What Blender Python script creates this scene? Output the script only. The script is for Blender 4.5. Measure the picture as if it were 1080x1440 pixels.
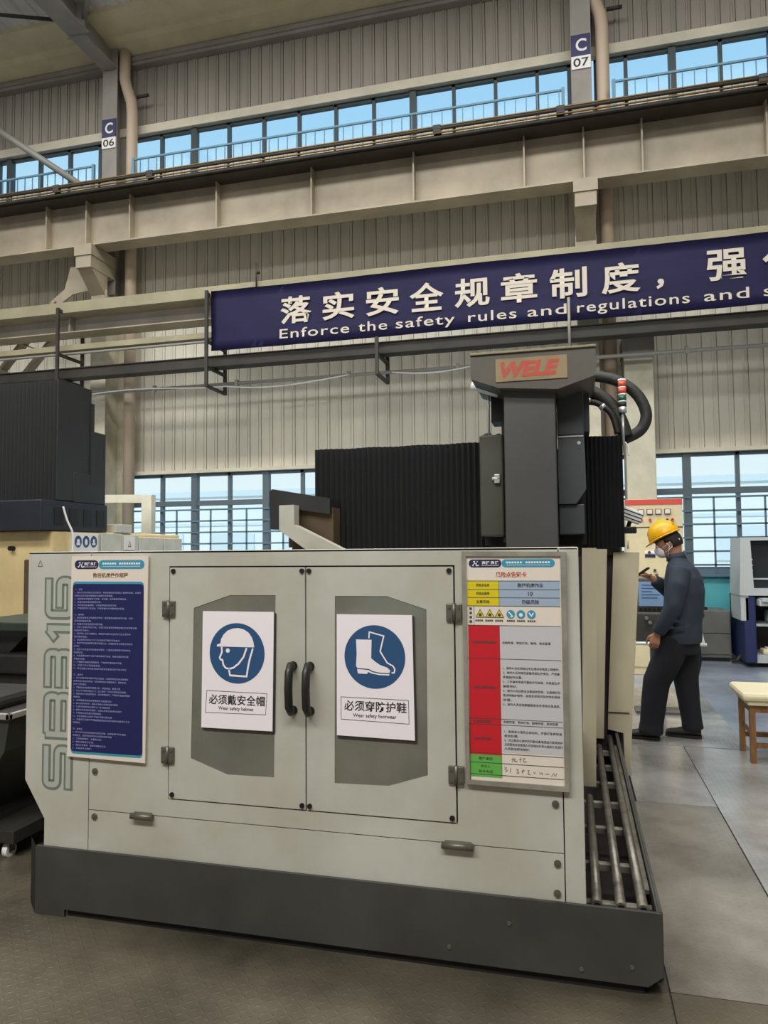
import bpy, bmesh, math, random
from mathutils import Vector, Matrix
random.seed(7)
SC = bpy.context.scene
for o in list(bpy.data.objects): bpy.data.objects.remove(o)
COL = SC.collection

# ------------------------------------------------------------------ camera
YAW, PIT, ROL, FPX = 0.25294600, 0.05333085, -0.00889813, 1019.533
fw = Vector((-math.sin(YAW)*math.cos(PIT), math.cos(YAW)*math.cos(PIT), math.sin(PIT)))
rt = Vector((math.cos(YAW), math.sin(YAW), 0)); up = rt.cross(fw)
cr = rt*math.cos(ROL) + up*math.sin(ROL); cu = cr.cross(fw)
cam = bpy.data.cameras.new('camera'); cam.sensor_fit = 'VERTICAL'; cam.sensor_height = 24
cam.lens = FPX/1440*24; cam.clip_end = 300
co = bpy.data.objects.new('camera', cam); COL.objects.link(co)
co.matrix_world = Matrix(((cr.x, cu.x, -fw.x, 0), (cr.y, cu.y, -fw.y, 0), (cr.z, cu.z, -fw.z, 1.55), (0, 0, 0, 1)))
SC.camera = co

# ------------------------------------------------------------------ world, lights, exposure
SC.view_settings.view_transform = 'Standard'; SC.view_settings.look = 'None'
SC.view_settings.exposure = 0.0; SC.view_settings.gamma = 1.0; SC.view_settings.use_curve_mapping = False
def lin(c): return tuple((v/255/12.92 if v/255 <= .04045 else ((v/255+.055)/1.055)**2.4) for v in c[:3]) + (1,)
W = bpy.data.worlds.new('world'); SC.world = W; W.use_nodes = True
nt = W.node_tree; nt.nodes.clear()
out = nt.nodes.new('ShaderNodeOutputWorld'); bg = nt.nodes.new('ShaderNodeBackground')
tc = nt.nodes.new('ShaderNodeTexCoord'); sx = nt.nodes.new('ShaderNodeSeparateXYZ'); rp = nt.nodes.new('ShaderNodeValToRGB')
nt.links.new(tc.outputs['Generated'], sx.inputs[0]); nt.links.new(sx.outputs['Z'], rp.inputs[0])
rp.color_ramp.elements[0].position = 0.0; rp.color_ramp.elements[0].color = lin((243, 249, 250))
e = rp.color_ramp.elements.new(.22); e.color = lin((216, 240, 252))
e = rp.color_ramp.elements.new(.5); e.color = lin((168, 214, 246))
rp.color_ramp.elements[-1].position = 1.0; rp.color_ramp.elements[-1].color = lin((120, 180, 238))
nt.links.new(rp.outputs[0], bg.inputs[0]); bg.inputs[1].default_value = 1.08
nt.links.new(bg.outputs[0], out.inputs[0])
def area(name, loc, tgt, sx_, sy_, power, colr):
    l = bpy.data.lights.new(name, 'AREA'); l.shape = 'RECTANGLE'; l.size = sx_; l.size_y = sy_; l.energy = power; l.color = colr
    o = bpy.data.objects.new(name, l); COL.objects.link(o); o.location = loc
    o.rotation_euler = (Vector(tgt)-Vector(loc)).to_track_quat('-Z', 'Y').to_euler(); return o
area('roof_fill', (-4, -4.5, 11.4), (-4, -4.2, 0), 18, 2.5, 950, (1, .99, .985))  # unseen area light added overhead to fill the hall from behind the camera
area('roof_fill', (-4, 4.2, 10.9), (-4, 4.2, 0), 18, 1.6, 1500, (1, .99, .985))  # second added overhead fill, above the machine
area('roof_fill', (-4, 7.9, 10.8), (-4, 7.9, 0), 18, 1.2, 330, (1, .99, .985))  # third added overhead fill, nearer the back wall
area('machine_fill', (-1.2, -1.2, 6.0), (-1.2, -1.2, 0), 6, .6, 330, (1, .99, .97))  # unseen fill added to brighten the top of the machine front
area('wall_fill', (-3.5, 1.9, 5.4), (-3.5, 11.6, .6), 12, .5, 75, (1, .99, .97)).data.spread = math.radians(75)  # narrow fill added to brighten the lower back wall
sl = bpy.data.lights.new('sun', 'SUN'); sl.energy = 2.2; sl.angle = .02; sl.color = (1, .95, .86)
so = bpy.data.objects.new('sun', sl); COL.objects.link(so); so.rotation_euler = (math.radians(42), 0, math.radians(-14))

# ------------------------------------------------------------------ materials
def mat(name, rgb, rough=.55, metal=0., var=.0, scale=4., bump=0., bscale=60., emit=0., alpha=None, spec=.5, stretch=(1, 1, 1), dark=None):
    m = bpy.data.materials.new(name); m.use_nodes = True; n = m.node_tree; b = n.nodes['Principled BSDF']
    b.inputs['Base Color'].default_value = lin(rgb); b.inputs['Roughness'].default_value = rough
    b.inputs['Metallic'].default_value = metal; b.inputs['Specular IOR Level'].default_value = spec
    t = n.nodes.new('ShaderNodeTexCoord'); mp = n.nodes.new('ShaderNodeMapping'); mp.inputs['Scale'].default_value = stretch
    n.links.new(t.outputs['Object'], mp.inputs[0])
    if var > 0:
        tx = n.nodes.new('ShaderNodeTexNoise'); tx.inputs['Scale'].default_value = scale; tx.inputs['Detail'].default_value = 6; tx.inputs['Roughness'].default_value = .6
        n.links.new(mp.outputs[0], tx.inputs['Vector'])
        cr_ = n.nodes.new('ShaderNodeValToRGB'); cr_.color_ramp.elements[0].position = .32; cr_.color_ramp.elements[1].position = .68
        d = dark or tuple(v*(1-var) for v in rgb)
        cr_.color_ramp.elements[0].color = lin(d); cr_.color_ramp.elements[1].color = lin(tuple(min(255, v*(1+var*.35)) for v in rgb))
        n.links.new(tx.outputs['Fac'], cr_.inputs[0]); n.links.new(cr_.outputs[0], b.inputs['Base Color'])
    if bump > 0:
        t2 = n.nodes.new('ShaderNodeTexNoise'); t2.inputs['Scale'].default_value = bscale; t2.inputs['Detail'].default_value = 3
        n.links.new(mp.outputs[0], t2.inputs['Vector'])
        bp = n.nodes.new('ShaderNodeBump'); bp.inputs['Strength'].default_value = bump; bp.inputs['Distance'].default_value = .01
        n.links.new(t2.outputs['Fac'], bp.inputs['Height']); n.links.new(bp.outputs[0], b.inputs['Normal'])
    if emit > 0:
        b.inputs['Emission Color'].default_value = lin(rgb); b.inputs['Emission Strength'].default_value = emit
    if alpha is not None: b.inputs['Alpha'].default_value = alpha
    return m
def glass_mat(name, tint, fac):
    m = bpy.data.materials.new(name); m.use_nodes = True; n = m.node_tree; n.nodes.clear()
    o = n.nodes.new('ShaderNodeOutputMaterial'); t = n.nodes.new('ShaderNodeBsdfTransparent'); g = n.nodes.new('ShaderNodeBsdfGlossy'); x = n.nodes.new('ShaderNodeMixShader')
    t.inputs[0].default_value = lin(tint); g.inputs['Roughness'].default_value = .08; x.inputs[0].default_value = fac
    n.links.new(t.outputs[0], x.inputs[1]); n.links.new(g.outputs[0], x.inputs[2]); n.links.new(x.outputs[0], o.inputs[0]); return m
def plate_mat(name, rgb, dark, rough, bump=.5, s=.034):
    m = mat(name, rgb, rough, .0, .3, 1.6, dark=dark); n = m.node_tree; b = n.nodes['Principled BSDF']; b.inputs['Metallic'].default_value = .35
    g = n.nodes.new('ShaderNodeNewGeometry'); sp = n.nodes.new('ShaderNodeSeparateXYZ'); n.links.new(g.outputs['Position'], sp.inputs[0])
    def M(op, a, c=None):
        q = n.nodes.new('ShaderNodeMath'); q.operation = op
        for i, v in enumerate((a, c)):
            if v is None: continue
            if isinstance(v, (int, float)): q.inputs[i].default_value = v
            else: n.links.new(v, q.inputs[i])
        return q.outputs[0]
    u = M('DIVIDE', sp.outputs[0], s); v = M('DIVIDE', sp.outputs[1], s)
    par = M('MODULO', M('ABSOLUTE', M('ADD', M('FLOOR', u), M('FLOOR', v))), 2)
    fu = M('SUBTRACT', M('FRACT', M('ADD', u, 1000)), .5); fv = M('SUBTRACT', M('FRACT', M('ADD', v, 1000)), .5)
    a = M('ADD', fu, fv); c = M('SUBTRACT', fu, fv)
    d1 = M('ADD', M('POWER', M('DIVIDE', M('ABSOLUTE', a), .62), 2), M('POWER', M('DIVIDE', M('ABSOLUTE', c), .2), 2))
    d2 = M('ADD', M('POWER', M('DIVIDE', M('ABSOLUTE', c), .62), 2), M('POWER', M('DIVIDE', M('ABSOLUTE', a), .2), 2))
    d = M('ADD', M('MULTIPLY', d1, par), M('MULTIPLY', d2, M('SUBTRACT', 1, par)))
    hgt = M('SUBTRACT', 1, M('MINIMUM', d, 1))
    bp = n.nodes.new('ShaderNodeBump'); bp.inputs['Strength'].default_value = bump; bp.inputs['Distance'].default_value = .002
    n.links.new(hgt, bp.inputs['Height']); n.links.new(bp.outputs[0], b.inputs['Normal']); return m

M_ = {}
def defm(k, *a, **kw): M_[k] = mat(k, *a, **kw)
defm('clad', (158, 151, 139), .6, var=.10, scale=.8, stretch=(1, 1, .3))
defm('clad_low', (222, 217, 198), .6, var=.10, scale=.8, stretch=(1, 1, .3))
defm('cream_trim', (214, 206, 184), .6, var=.1, scale=1)
defm('roof', (215, 212, 200), .6, var=.15, scale=1)
defm('soffit', (220, 208, 168), .6, var=.1, scale=1)
defm('steel_beige', (174, 162, 138), .55, var=.14, scale=1.2)
defm('steel_olive', (160, 152, 122), .55, var=.12, scale=1.2)
defm('steel_grey', (156, 150, 140), .55, var=.12, scale=1.2)
defm('steel_dark', (52, 48, 40), .6, var=.2)
defm('pipe_tan', (196, 176, 152), .45)
defm('pipe_grey', (150, 148, 140), .4)
defm('flange_shade', (60, 52, 42), .6, var=.15); defm('rail_pale', (150, 176, 192), .5); defm('frame_glare', (92, 106, 112), .5)  # flange colour darkened for underside shade, low window frames lightened for glare
defm('gold', (138, 110, 62), .4, metal=.4)
defm('frame_dark', (58, 68, 70), .5)
defm('rail_blue', (104, 150, 172), .5)
defm('teal', (92, 186, 186), .5, var=.15, scale=.8, dark=(78, 160, 190))
defm('blue_frame', (96, 122, 138), .5)
defm('pillar', (206, 200, 176), .6, var=.08)
defm('banner', (44, 40, 92), .6, var=.1, scale=1.5, bump=.15, bscale=2.5, stretch=(.35, 1, 3))
defm('letter_cream', (206, 196, 178), .6)
defm('white', (242, 238, 234), .5)
defm('sign_white', (246, 237, 239), .35)
defm('navy', (30, 34, 86), .4)
defm('black', (20, 20, 20), .5)
defm('sign_blue', (46, 82, 124), .4)
defm('cream', (191, 190, 178), .42, var=.09, scale=2.2, bump=.03, bscale=8, dark=(176, 172, 156))
defm('cream2', (188, 178, 150), .5, var=.12, scale=2.5, stretch=(1, 1, .35))
defm('skirt', (66, 66, 62), .45, var=.15, scale=3)
defm('seam', (22, 20, 18), .8)
defm('hinge', (112, 108, 96), .4, metal=.5)
defm('handle', (38, 36, 30), .4)
defm('panel_glass', (126, 124, 112), .14, var=.15, scale=2.5, alpha=.85)
defm('sb_dark', (112, 122, 112), .5)
defm('sb_light', (174, 178, 166), .5)
defm('rail_metal', (116, 110, 98), .35, metal=.4, var=.25, scale=20)
defm('tray_dark', (44, 36, 32), .6, var=.3, scale=6)
defm('cross', (138, 132, 118), .5, var=.3, scale=12)
defm('bellows', (18, 18, 19), .7, var=.2, scale=3)
defm('ram', (72, 70, 68), .5, var=.06, scale=2)
defm('ram_side', (62, 66, 68), .45, var=.08, scale=2)
defm('olive_box', (66, 66, 54), .5, var=.1)
defm('cap', (82, 76, 64), .5, var=.08)
defm('cap_lip', (128, 118, 92), .5)
defm('plate_gold', (140, 120, 84), .45, var=.1, scale=8)
defm('red_letter', (176, 62, 40), .5)
defm('hose', (34, 33, 27), .6, bump=.4, bscale=40)
defm('lamp_red', (200, 80, 50), .3); defm('lamp_green', (40, 90, 66), .3)
defm('silver', (190, 192, 190), .3, metal=.5)
defm('light_white', (235, 236, 230), .3)
defm('brown', (92, 74, 52), .6, var=.2)
defm('left_cream', (226, 202, 146), .5, var=.1, scale=2)
defm('left_cream2', (208, 208, 192), .5, var=.08)
defm('slate', (34, 38, 47), .45, var=.15)
defm('dark_plate', (42, 43, 44), .45, var=.15)
defm('green_dark', (50, 60, 48), .5, var=.2)
defm('machinery_dark', (46, 44, 40), .5, var=.3, scale=5)
defm('cart', (58, 60, 54), .5, var=.15)
defm('concrete', (150, 158, 172), .2, var=.22, scale=.9, spec=.5)
M_['plate_brown'] = plate_mat('plate_brown', (98, 91, 76), (66, 61, 50), .36)
M_['plate_grey'] = plate_mat('plate_grey', (146, 140, 129), (108, 102, 92), .30)
M_['plate_light'] = plate_mat('plate_light', (172, 170, 166), (134, 130, 124), .27)
M_['glass'] = glass_mat('glass', (248, 252, 252), .012)
defm('outside', (246, 250, 250), .7); defm('outside2', (226, 238, 244), .7)
defm('out_ground', (190, 190, 184), .8)
defm('yellow', (236, 178, 14), .35); defm('red', (200, 28, 40), .45); defm('green', (98, 176, 76), .45)
defm('paper', (228, 216, 200), .5); defm('paper_grey', (198, 196, 196), .5); defm('label_yellow', (222, 200, 20), .45); defm('label_blue', (160, 176, 194), .45)
defm('teal_pill', (62, 150, 176), .4); defm('dark_pill', (40, 42, 78), .4); defm('brown_letter', (126, 92, 50), .5); defm('pale_letter', (150, 150, 196), .5)
defm('grey_letter', (70, 70, 72), .5); defm('alu', (160, 156, 142), .4, metal=.3, var=.15, scale=10)
defm('gray_cab', (104, 104, 98), .5, var=.1)
defm('console', (84, 82, 74), .5, var=.15); defm('screen', (120, 146, 176), .2, emit=.25); defm('screen_dark', (44, 48, 50), .25)
defm('machine_grey', (188, 194, 192), .5); defm('machine_blue', (36, 46, 88), .5)
defm('wood', (136, 98, 54), .5, var=.3, scale=6, stretch=(4, 4, .6)); defm('cushion', (226, 216, 180), .8, bump=.2, bscale=10)
defm('red_stripe', (206, 74, 62), .5); defm('cab_cream', (220, 206, 164), .5, var=.05)
defm('skin', (186, 132, 104), .5, spec=.3); defm('hair', (28, 24, 22), .7); defm('jacket', (44, 52, 64), .85, var=.12, scale=9, bump=.5, bscale=9)
defm('trousers', (25, 26, 32), .9, var=.15, scale=9, bump=.5, bscale=8); defm('mask', (244, 240, 240), .8); defm('shoe', (34, 34, 34), .55)
defm('eye_white', (225, 222, 218), .3)

# ------------------------------------------------------------------ mesh helpers
class MB:
    def __init__(s): s.bm = bmesh.new()
    def add(s, other, mtx=None):
        me = bpy.data.meshes.new('tmp'); other.to_mesh(me)
        if mtx is not None: me.transform(mtx)
        s.bm.from_mesh(me); bpy.data.meshes.remove(me); other.free(); return s
    def mesh(s, me, mtx=None):
        if mtx is not None: me.transform(mtx)
        s.bm.from_mesh(me); bpy.data.meshes.remove(me); return s
    def box(s, x0, x1, y0, y1, z0, z1, bev=0., mtx=None):
        b = bmesh.new(); bmesh.ops.create_cube(b, size=1)
        for v in b.verts: v.co = Vector(((x0+x1)/2+v.co.x*(x1-x0), (y0+y1)/2+v.co.y*(y1-y0), (z0+z1)/2+v.co.z*(z1-z0)))
        if bev > 0: bmesh.ops.bevel(b, geom=b.edges[:], offset=bev, segments=2, affect='EDGES', profile=.5)
        return s.add(b, mtx)
    def bar(s, p0, p1, w, h, upv=(0, 0, 1)):
        p0 = Vector(p0); p1 = Vector(p1); d = (p1-p0).normalized(); sd = d.cross(Vector(upv))
        if sd.length < 1e-4: sd = d.cross(Vector((0, 1, 0)))
        sd.normalize(); u = sd.cross(d)
        b = bmesh.new(); vs = []
        for p in (p0, p1):
            for a, c in ((-1, -1), (1, -1), (1, 1), (-1, 1)): vs.append(b.verts.new(p+sd*a*w/2+u*c*h/2))
        for f in ((0, 1, 2, 3), (7, 6, 5, 4), (0, 4, 5, 1), (1, 5, 6, 2), (2, 6, 7, 3), (3, 7, 4, 0)): b.faces.new([vs[i] for i in f])
        bmesh.ops.recalc_face_normals(b, faces=b.faces[:]); return s.add(b)
    def tube(s, pts, r, seg=12, smooth_cap=True):
        pts = [Vector(p) for p in pts]; n = len(pts); b = bmesh.new(); rings = []; pu = None
        for i, p in enumerate(pts):
            t = (pts[min(i+1, n-1)]-pts[max(i-1, 0)]).normalized()
            if pu is None: pu = t.orthogonal().normalized()
            pu = (pu-t*pu.dot(t)).normalized(); v = t.cross(pu)
            rr = r[i] if isinstance(r, (list, tuple)) else r
            ra, rb = rr if isinstance(rr, (list, tuple)) else (rr, rr)
            rings.append([b.verts.new(p+pu*math.cos(2*math.pi*k/seg)*ra+v*math.sin(2*math.pi*k/seg)*rb) for k in range(seg)])
        for i in range(n-1):
            for k in range(seg): 
                f = b.faces.new((rings[i][k], rings[i][(k+1) % seg], rings[i+1][(k+1) % seg], rings[i+1][k])); f.smooth = True
        b.faces.new(rings[0][::-1]); b.faces.new(rings[-1])
        bmesh.ops.recalc_face_normals(b, faces=b.faces[:]); return s.add(b)
    def loft(s, rings_):      # rings_: list of lists of points
        b = bmesh.new(); R = [[b.verts.new(p) for p in r] for r in rings_]; n = len(R[0])
        for i in range(len(R)-1):
            for k in range(n):
                f = b.faces.new((R[i][k], R[i][(k+1) % n], R[i+1][(k+1) % n], R[i+1][k])); f.smooth = True
        b.faces.new(R[0][::-1]); b.faces.new(R[-1]); bmesh.ops.recalc_face_normals(b, faces=b.faces[:]); return s.add(b)
    def cyl(s, p0, p1, r, seg=16): return s.tube([p0, p1], r, seg)
    def sphere(s, c, rx, ry=None, rz=None, seg=20, mtx=None):
        ry = ry or rx; rz = rz or rx; b = bmesh.new(); bmesh.ops.create_uvsphere(b, u_segments=seg, v_segments=seg*2//3, radius=1)
        for f in b.faces: f.smooth = True
        m = Matrix.Translation(c) @ (mtx or Matrix()) @ Matrix.Diagonal((rx, ry, rz, 1)); return s.add(b, m)
    def plate(s, outer, holes, y0, y1, mtx=None):   # outline in X,Z extruded along Y
        b = bmesh.new(); es = []
        for lp in [outer]+list(holes):
            vs = [b.verts.new((p[0], y0, p[1])) for p in lp]
            es += [b.edges.new((vs[i], vs[(i+1) % len(vs)])) for i in range(len(vs))]
        bmesh.ops.triangle_fill(b, use_beauty=True, use_dissolve=False, edges=es)
        if y1 != y0:
            g = bmesh.ops.extrude_face_region(b, geom=b.faces[:])
            for v in g['geom']:
                if isinstance(v, bmesh.types.BMVert): v.co.y += y1-y0
        bmesh.ops.recalc_face_normals(b, faces=b.faces[:])
        if y1 == y0:
            for f in b.faces:
                if f.normal.y > 0: f.normal_flip()
        return s.add(b, mtx)
    def disc(s, x, z, r, y0, y1, rz=None, n=32):
        rz = rz or r; return s.plate([(x+r*math.cos(2*math.pi*i/n), z+rz*math.sin(2*math.pi*i/n)) for i in range(n)], [], y0, y1)
    def rrect(s, x0, x1, z0, z1, r, y0, y1):
        p = []
        for cx, cz, a0 in ((x1-r, z1-r, 0), (x0+r, z1-r, 90), (x0+r, z0+r, 180), (x1-r, z0+r, 270)):
            for k in range(6): a = math.radians(a0+k*18); p.append((cx+r*math.cos(a), cz+r*math.sin(a)))
        return s.plate(p, [], y0, y1)
    def ribbon(s, pts, w, y, closed=False, y1=None):          # flat stroke in the X,Z plane
        n = len(pts); P = [Vector((p[0], p[1])) for p in pts]; L = []; R = []
        for i in range(n):
            a = P[i-1] if (i > 0 or closed) else None; c = P[(i+1) % n] if (i < n-1 or closed) else None
            d1 = (P[i]-a).normalized() if a is not None else None; d2 = (c-P[i]).normalized() if c is not None else None
            d1 = d1 or d2; d2 = d2 or d1
            n1 = Vector((-d1.y, d1.x)); n2 = Vector((-d2.y, d2.x)); m = n1+n2
            m = n1 if m.length < .05 else m.normalized(); k = 1/max(.72, m.dot(n1))
            L.append(P[i]+m*w/2*k); R.append(P[i]-m*w/2*k)
        b = bmesh.new(); lv = [b.verts.new((p.x, y, p.y)) for p in L]; rv = [b.verts.new((p.x, y, p.y)) for p in R]
        for i in range(n if closed else n-1):
            j = (i+1) % n; f = b.faces.new((lv[i], lv[j], rv[j], rv[i])); f.normal_update()
            if f.normal.y > 0: f.normal_flip()
        return s.add(b)
    def text(s, body, x0, x1, zc, y, h=None, bold=0., shear=0., spacing=1., res=2, center=False, mtx=None, height=None, lspace=1., em=None):
        c = bpy.data.curves.new('txt', 'FONT'); c.body = body; c.resolution_u = res; c.offset = bold; c.shear = shear; c.space_character = spacing; c.space_line = lspace
        o = bpy.data.objects.new('txt', c); COL.objects.link(o)
        me = bpy.data.meshes.new_from_object(o.evaluated_get(bpy.context.evaluated_depsgraph_get()))
        bpy.data.objects.remove(o); bpy.data.curves.remove(c)
        if not me.vertices: return s
        xs = [v.co.x for v in me.vertices]; ys = [v.co.y for v in me.vertices]
        kx = (x1-x0)/(max(xs)-min(xs)); kz = kx if height is None else height/(max(ys)-min(ys))
        if em: kz = em
        y0_ = 0 if em else (max(ys)+min(ys))/2
        for v in me.vertices: v.co = Vector((x0+(v.co.x-min(xs))*kx, y, zc+(v.co.y-y0_)*kz))
        return s.mesh(me, mtx)
ORG = {}
def link(o, parent=None, loc=None):
    COL.objects.link(o)
    if parent is not None:
        o.parent = parent; ORG[o] = ORG[parent].copy()
    else: ORG[o] = Vector(loc or (0, 0, 0))
def tag(o, label=None, cat=None, group=None, kind=None):
    if label: o['label'] = label
    if cat: o['category'] = cat
    if group: o['group'] = group
    if kind: o['kind'] = kind
    return o
def thing(name, label, cat, loc=(0, 0, 0), group=None):
    o = bpy.data.objects.new(name, None); o.location = loc; link(o, None, loc); o.empty_display_size = .1
    return tag(o, label, cat, group)
def part(name, mb, m, parent, label=None, kind=None):
    me = bpy.data.meshes.new(name); mb.bm.to_mesh(me); mb.bm.free(); me.transform(Matrix.Translation(-ORG[parent]))
    me.materials.append(M_[m]); o = bpy.data.objects.new(name, me); link(o, parent); return tag(o, label, None, None, kind)
def single(name, mb, m, label=None, cat=None, loc=(0, 0, 0), group=None, kind=None):
    me = bpy.data.meshes.new(name); mb.bm.to_mesh(me); mb.bm.free(); me.transform(Matrix.Translation(-Vector(loc)))
    me.materials.append(M_[m]); o = bpy.data.objects.new(name, me); o.location = loc; link(o, None, loc); return tag(o, label, cat, group, kind)
def struct(name, mb, m, parent=None):
    o = part(name, mb, m, parent) if parent is not None else single(name, mb, m)
    o['kind'] = 'structure'; return o

# ------------------------------------------------------------------ room shell
def corr(mb, x0, x1, z0, z1, y, pitch=.21):
    b = bmesh.new(); xs = []; x = x0
    while x < x1-1e-6:
        for dx, dy in ((0, 0), (.003, .03), (.012, .03), (.015, 0), (.14, 0), (.148, -.02), (.17, -.02), (.176, 0)):
            if x+dx <= x1: xs.append((x+dx, y+dy))
        x += pitch
    xs.append((x1, y))
    prev = None
    for px, py in xs:
        a = b.verts.new((px, py, z0)); c = b.verts.new((px, py, z1))
        if prev: b.faces.new((prev[0], a, c, prev[1]))
        prev = (a, c)
    bmesh.ops.recalc_face_normals(b, faces=b.faces[:])
    if sum(f.normal.y for f in b.faces) > 0:
        for f in b.faces: f.normal_flip()
    return mb.add(b)
XL, XR = -22, 12
mb = MB(); mb.box(XL, XR, -10, 11.9, -.2, 0); struct('floor', mb, 'concrete')
mb = MB(); mb.box(-5.99, 2.89, -1.99, 6.125, 0, .002); mb.box(.36, 1.28, 6.125, 8.59, 0, .002); struct('floor_bed', mb, 'seam')
mb = MB(); mb.box(XL, XR, -10.2, -10, 0, 13.2); struct('wall_front', mb, 'clad')
mb = MB(); mb.box(XL-.2, XL, -10, 11.9, 0, 13.2); struct('wall_left', mb, 'clad')
mb = MB(); mb.box(XR, XR+.2, -10, 11.9, 0, 13.2); struct('wall_right', mb, 'clad')
mb = MB(); corr(mb, XL, XR, 2.99, 8.55, 11.6); corr(mb, XL, -7.92, 1.15, 2.99, 11.6); corr(mb, -.1, .62, 1.15, 2.99, 11.6)
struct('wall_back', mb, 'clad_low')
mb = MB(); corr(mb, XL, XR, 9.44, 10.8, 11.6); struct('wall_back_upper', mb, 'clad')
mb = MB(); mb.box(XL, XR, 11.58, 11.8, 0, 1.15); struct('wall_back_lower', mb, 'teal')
mb = MB(); mb.box(XL, XR, 11.5, 11.6, 0, .1); struct('baseboard_back', mb, 'cream_trim')
mb = MB(); mb.box(XL, XR, 11.5, 11.62, 9.29, 9.45, .004); struct('trim_1', mb, 'cream_trim')
mb = MB(); mb.box(XL, XR, 11.42, 11.6, 10.66, 10.75); mb.box(XL, XR, 11.45, 11.6, 10.6, 10.66); struct('trim_2', mb, 'steel_grey')
mb = MB(); mb.box(-7.9, 0, 11.5, 11.62, 2.95, 3.01); mb.box(.62, XR, 11.5, 11.62, 2.97, 3.03); struct('trim_3', mb, 'cream_trim')
mb = MB(); mb.box(-7.9, 0, 11.5, 11.62, 1.13, 1.16); mb.box(.62, XR, 11.5, 11.62, 1.13, 1.16); mb.box(.62, XR, 11.58, 11.62, 1.16, 1.27); struct('trim_4', mb, 'blue_frame')
# roof: soffit strip along the eave and ribbed sheet beyond
mb = MB(); b = bmesh.new(); prof = [(11.6, 10.75), (11.1, 10.80), (10.98, 10.83), (10.86, 10.83), (10.72, 10.84), (10.44, 10.86), (10.44, 11.0)]
vs = [(b.verts.new((XL, y, z)), b.verts.new((XR, y, z))) for y, z in prof]
for i in range(len(vs)-1): b.faces.new((vs[i][0], vs[i][1], vs[i+1][1], vs[i+1][0]))
mb.add(b); mb.box(XL, XR, 10.4, 11.9, 11.0, 11.05); struct('ceiling_soffit', mb, 'soffit')
mb = MB(); b = bmesh.new(); x = XL; pv = None
while x < XR:
    for dx, dz in ((0, 0), (.16, 0), (.18, .03), (.23, .03), (.25, 0)):
        a = b.verts.new((x+dx, 10.5, 10.93+dz)); c = b.verts.new((x+dx, -10, 10.93+dz+1.64))
        if pv: b.faces.new((pv[0], a, c, pv[1]))
        pv = (a, c)
    x += .25
mb.add(b); struct('ceiling', mb, 'roof')

def window(n, x0, x1, z0, z1, mull, thick, transom=None, grille=None):
    r = bpy.data.objects.new('window_%d' % n, None); r.location = (x0, 11.62, z0); link(r, None, (x0, 11.62, z0)); r['kind'] = 'structure'
    mb = MB(); fr = .06
    mb.box(x0, x1, 11.6, 11.68, z1-fr, z1); mb.box(x0, x1, 11.6, 11.68, z0, z0+fr); mb.box(x0, x0+fr, 11.6, 11.68, z0, z1); mb.box(x1-fr, x1, 11.6, 11.68, z0, z1)
    for m in mull:
        w = .11 if m in thick else .055
        mb.box(m-w/2, m+w/2, 11.6 if m not in thick else 11.57, 11.68, z0, z1)
    if transom: mb.box(x0, x1, 11.59, 11.68, transom-.045, transom+.045)
    struct('window_frame', mb, 'frame_glare' if transom else 'frame_dark', r)  # frames with a transom take the lighter colour that carries window glare
    mb = MB(); ed = [x0]+list(mull)+[x1]
    for a, c in zip(ed[:-1], ed[1:]): mb.box(a+.03, c-.03, 11.635, 11.642, z0+.03, z1-.03)
    struct('glass', mb, 'glass', r)
    if grille:
        mb = MB()
        for z in grille: mb.box(x0, x1, 11.55, 11.57, z-.014, z+.014)
        for a, c in zip(ed[:-1], ed[1:]): mb.box((a+c)/2-.013, (a+c)/2+.013, 11.55, 11.57, z0, grille[0])
        for z in (grille[0],): pass
        struct('grille', mb, 'blue_frame', r)
    return r
window(1, XL+.5, -8.2, 8.4, 9.3, [-21+.68*i for i in range(1, 16)]+[-10.52, -9.84, -9.17, -8.5], [-10.52])
window(2, -7.84, .15, 8.4, 9.3, [-7.19, -6.51, -5.83, -5.15, -4.48, -3.80, -3.12, -2.43, -1.74, -1.05, -.38], [-6.51, -2.43])
window(3, .5, 8, 8.4, 9.3, [.98, 1.66, 2.35, 3.03, 3.7, 4.4, 5.1], [1.66, 5.1])
GR = [2.30, 2.10, 1.90, 1.70, 1.50, 1.30]
window(4, -7.80, -.1, 1.15, 2.96, [-7.13, -6.47, -5.80, -5.10, -4.44, -3.76, -3.1, -2.4, -1.7, -1.0], [-6.47, -5.10, -3.76, -2.4], 2.42, GR)
window(5, .62, 6.5, 1.15, 2.98, [1.0, 1.69, 2.39, 3.07, 3.75, 4.45, 5.1], [1.69, 3.07, 4.45], 2.40, GR)

# outside, seen through the low windows
ob = thing('outside_building', 'pale long building outside, seen faintly through the low windows', 'building', (-5, 34, 0))
mb = MB(); mb.box(-40, 30, 34, 36, 0, 4.4); part('wall', mb, 'outside', ob)
mb = MB(); mb.box(-40, 30, 33.9, 36.1, 4.4, 4.7); mb.box(-40, 30, 33.95, 34, 2.9, 3.05); part('roof_edge', mb, 'outside2', ob)
for i in range(16): mb = MB(); mb.box(-34+i*4, -34+i*4+2.4, 33.93, 33.99, 1.0, 2.5); part('window', mb, 'outside2', ob)
mb = MB(); mb.box(-60, 50, 12.2, 80, -.6, -.1); struct('ground_outside', mb, 'out_ground')

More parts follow.
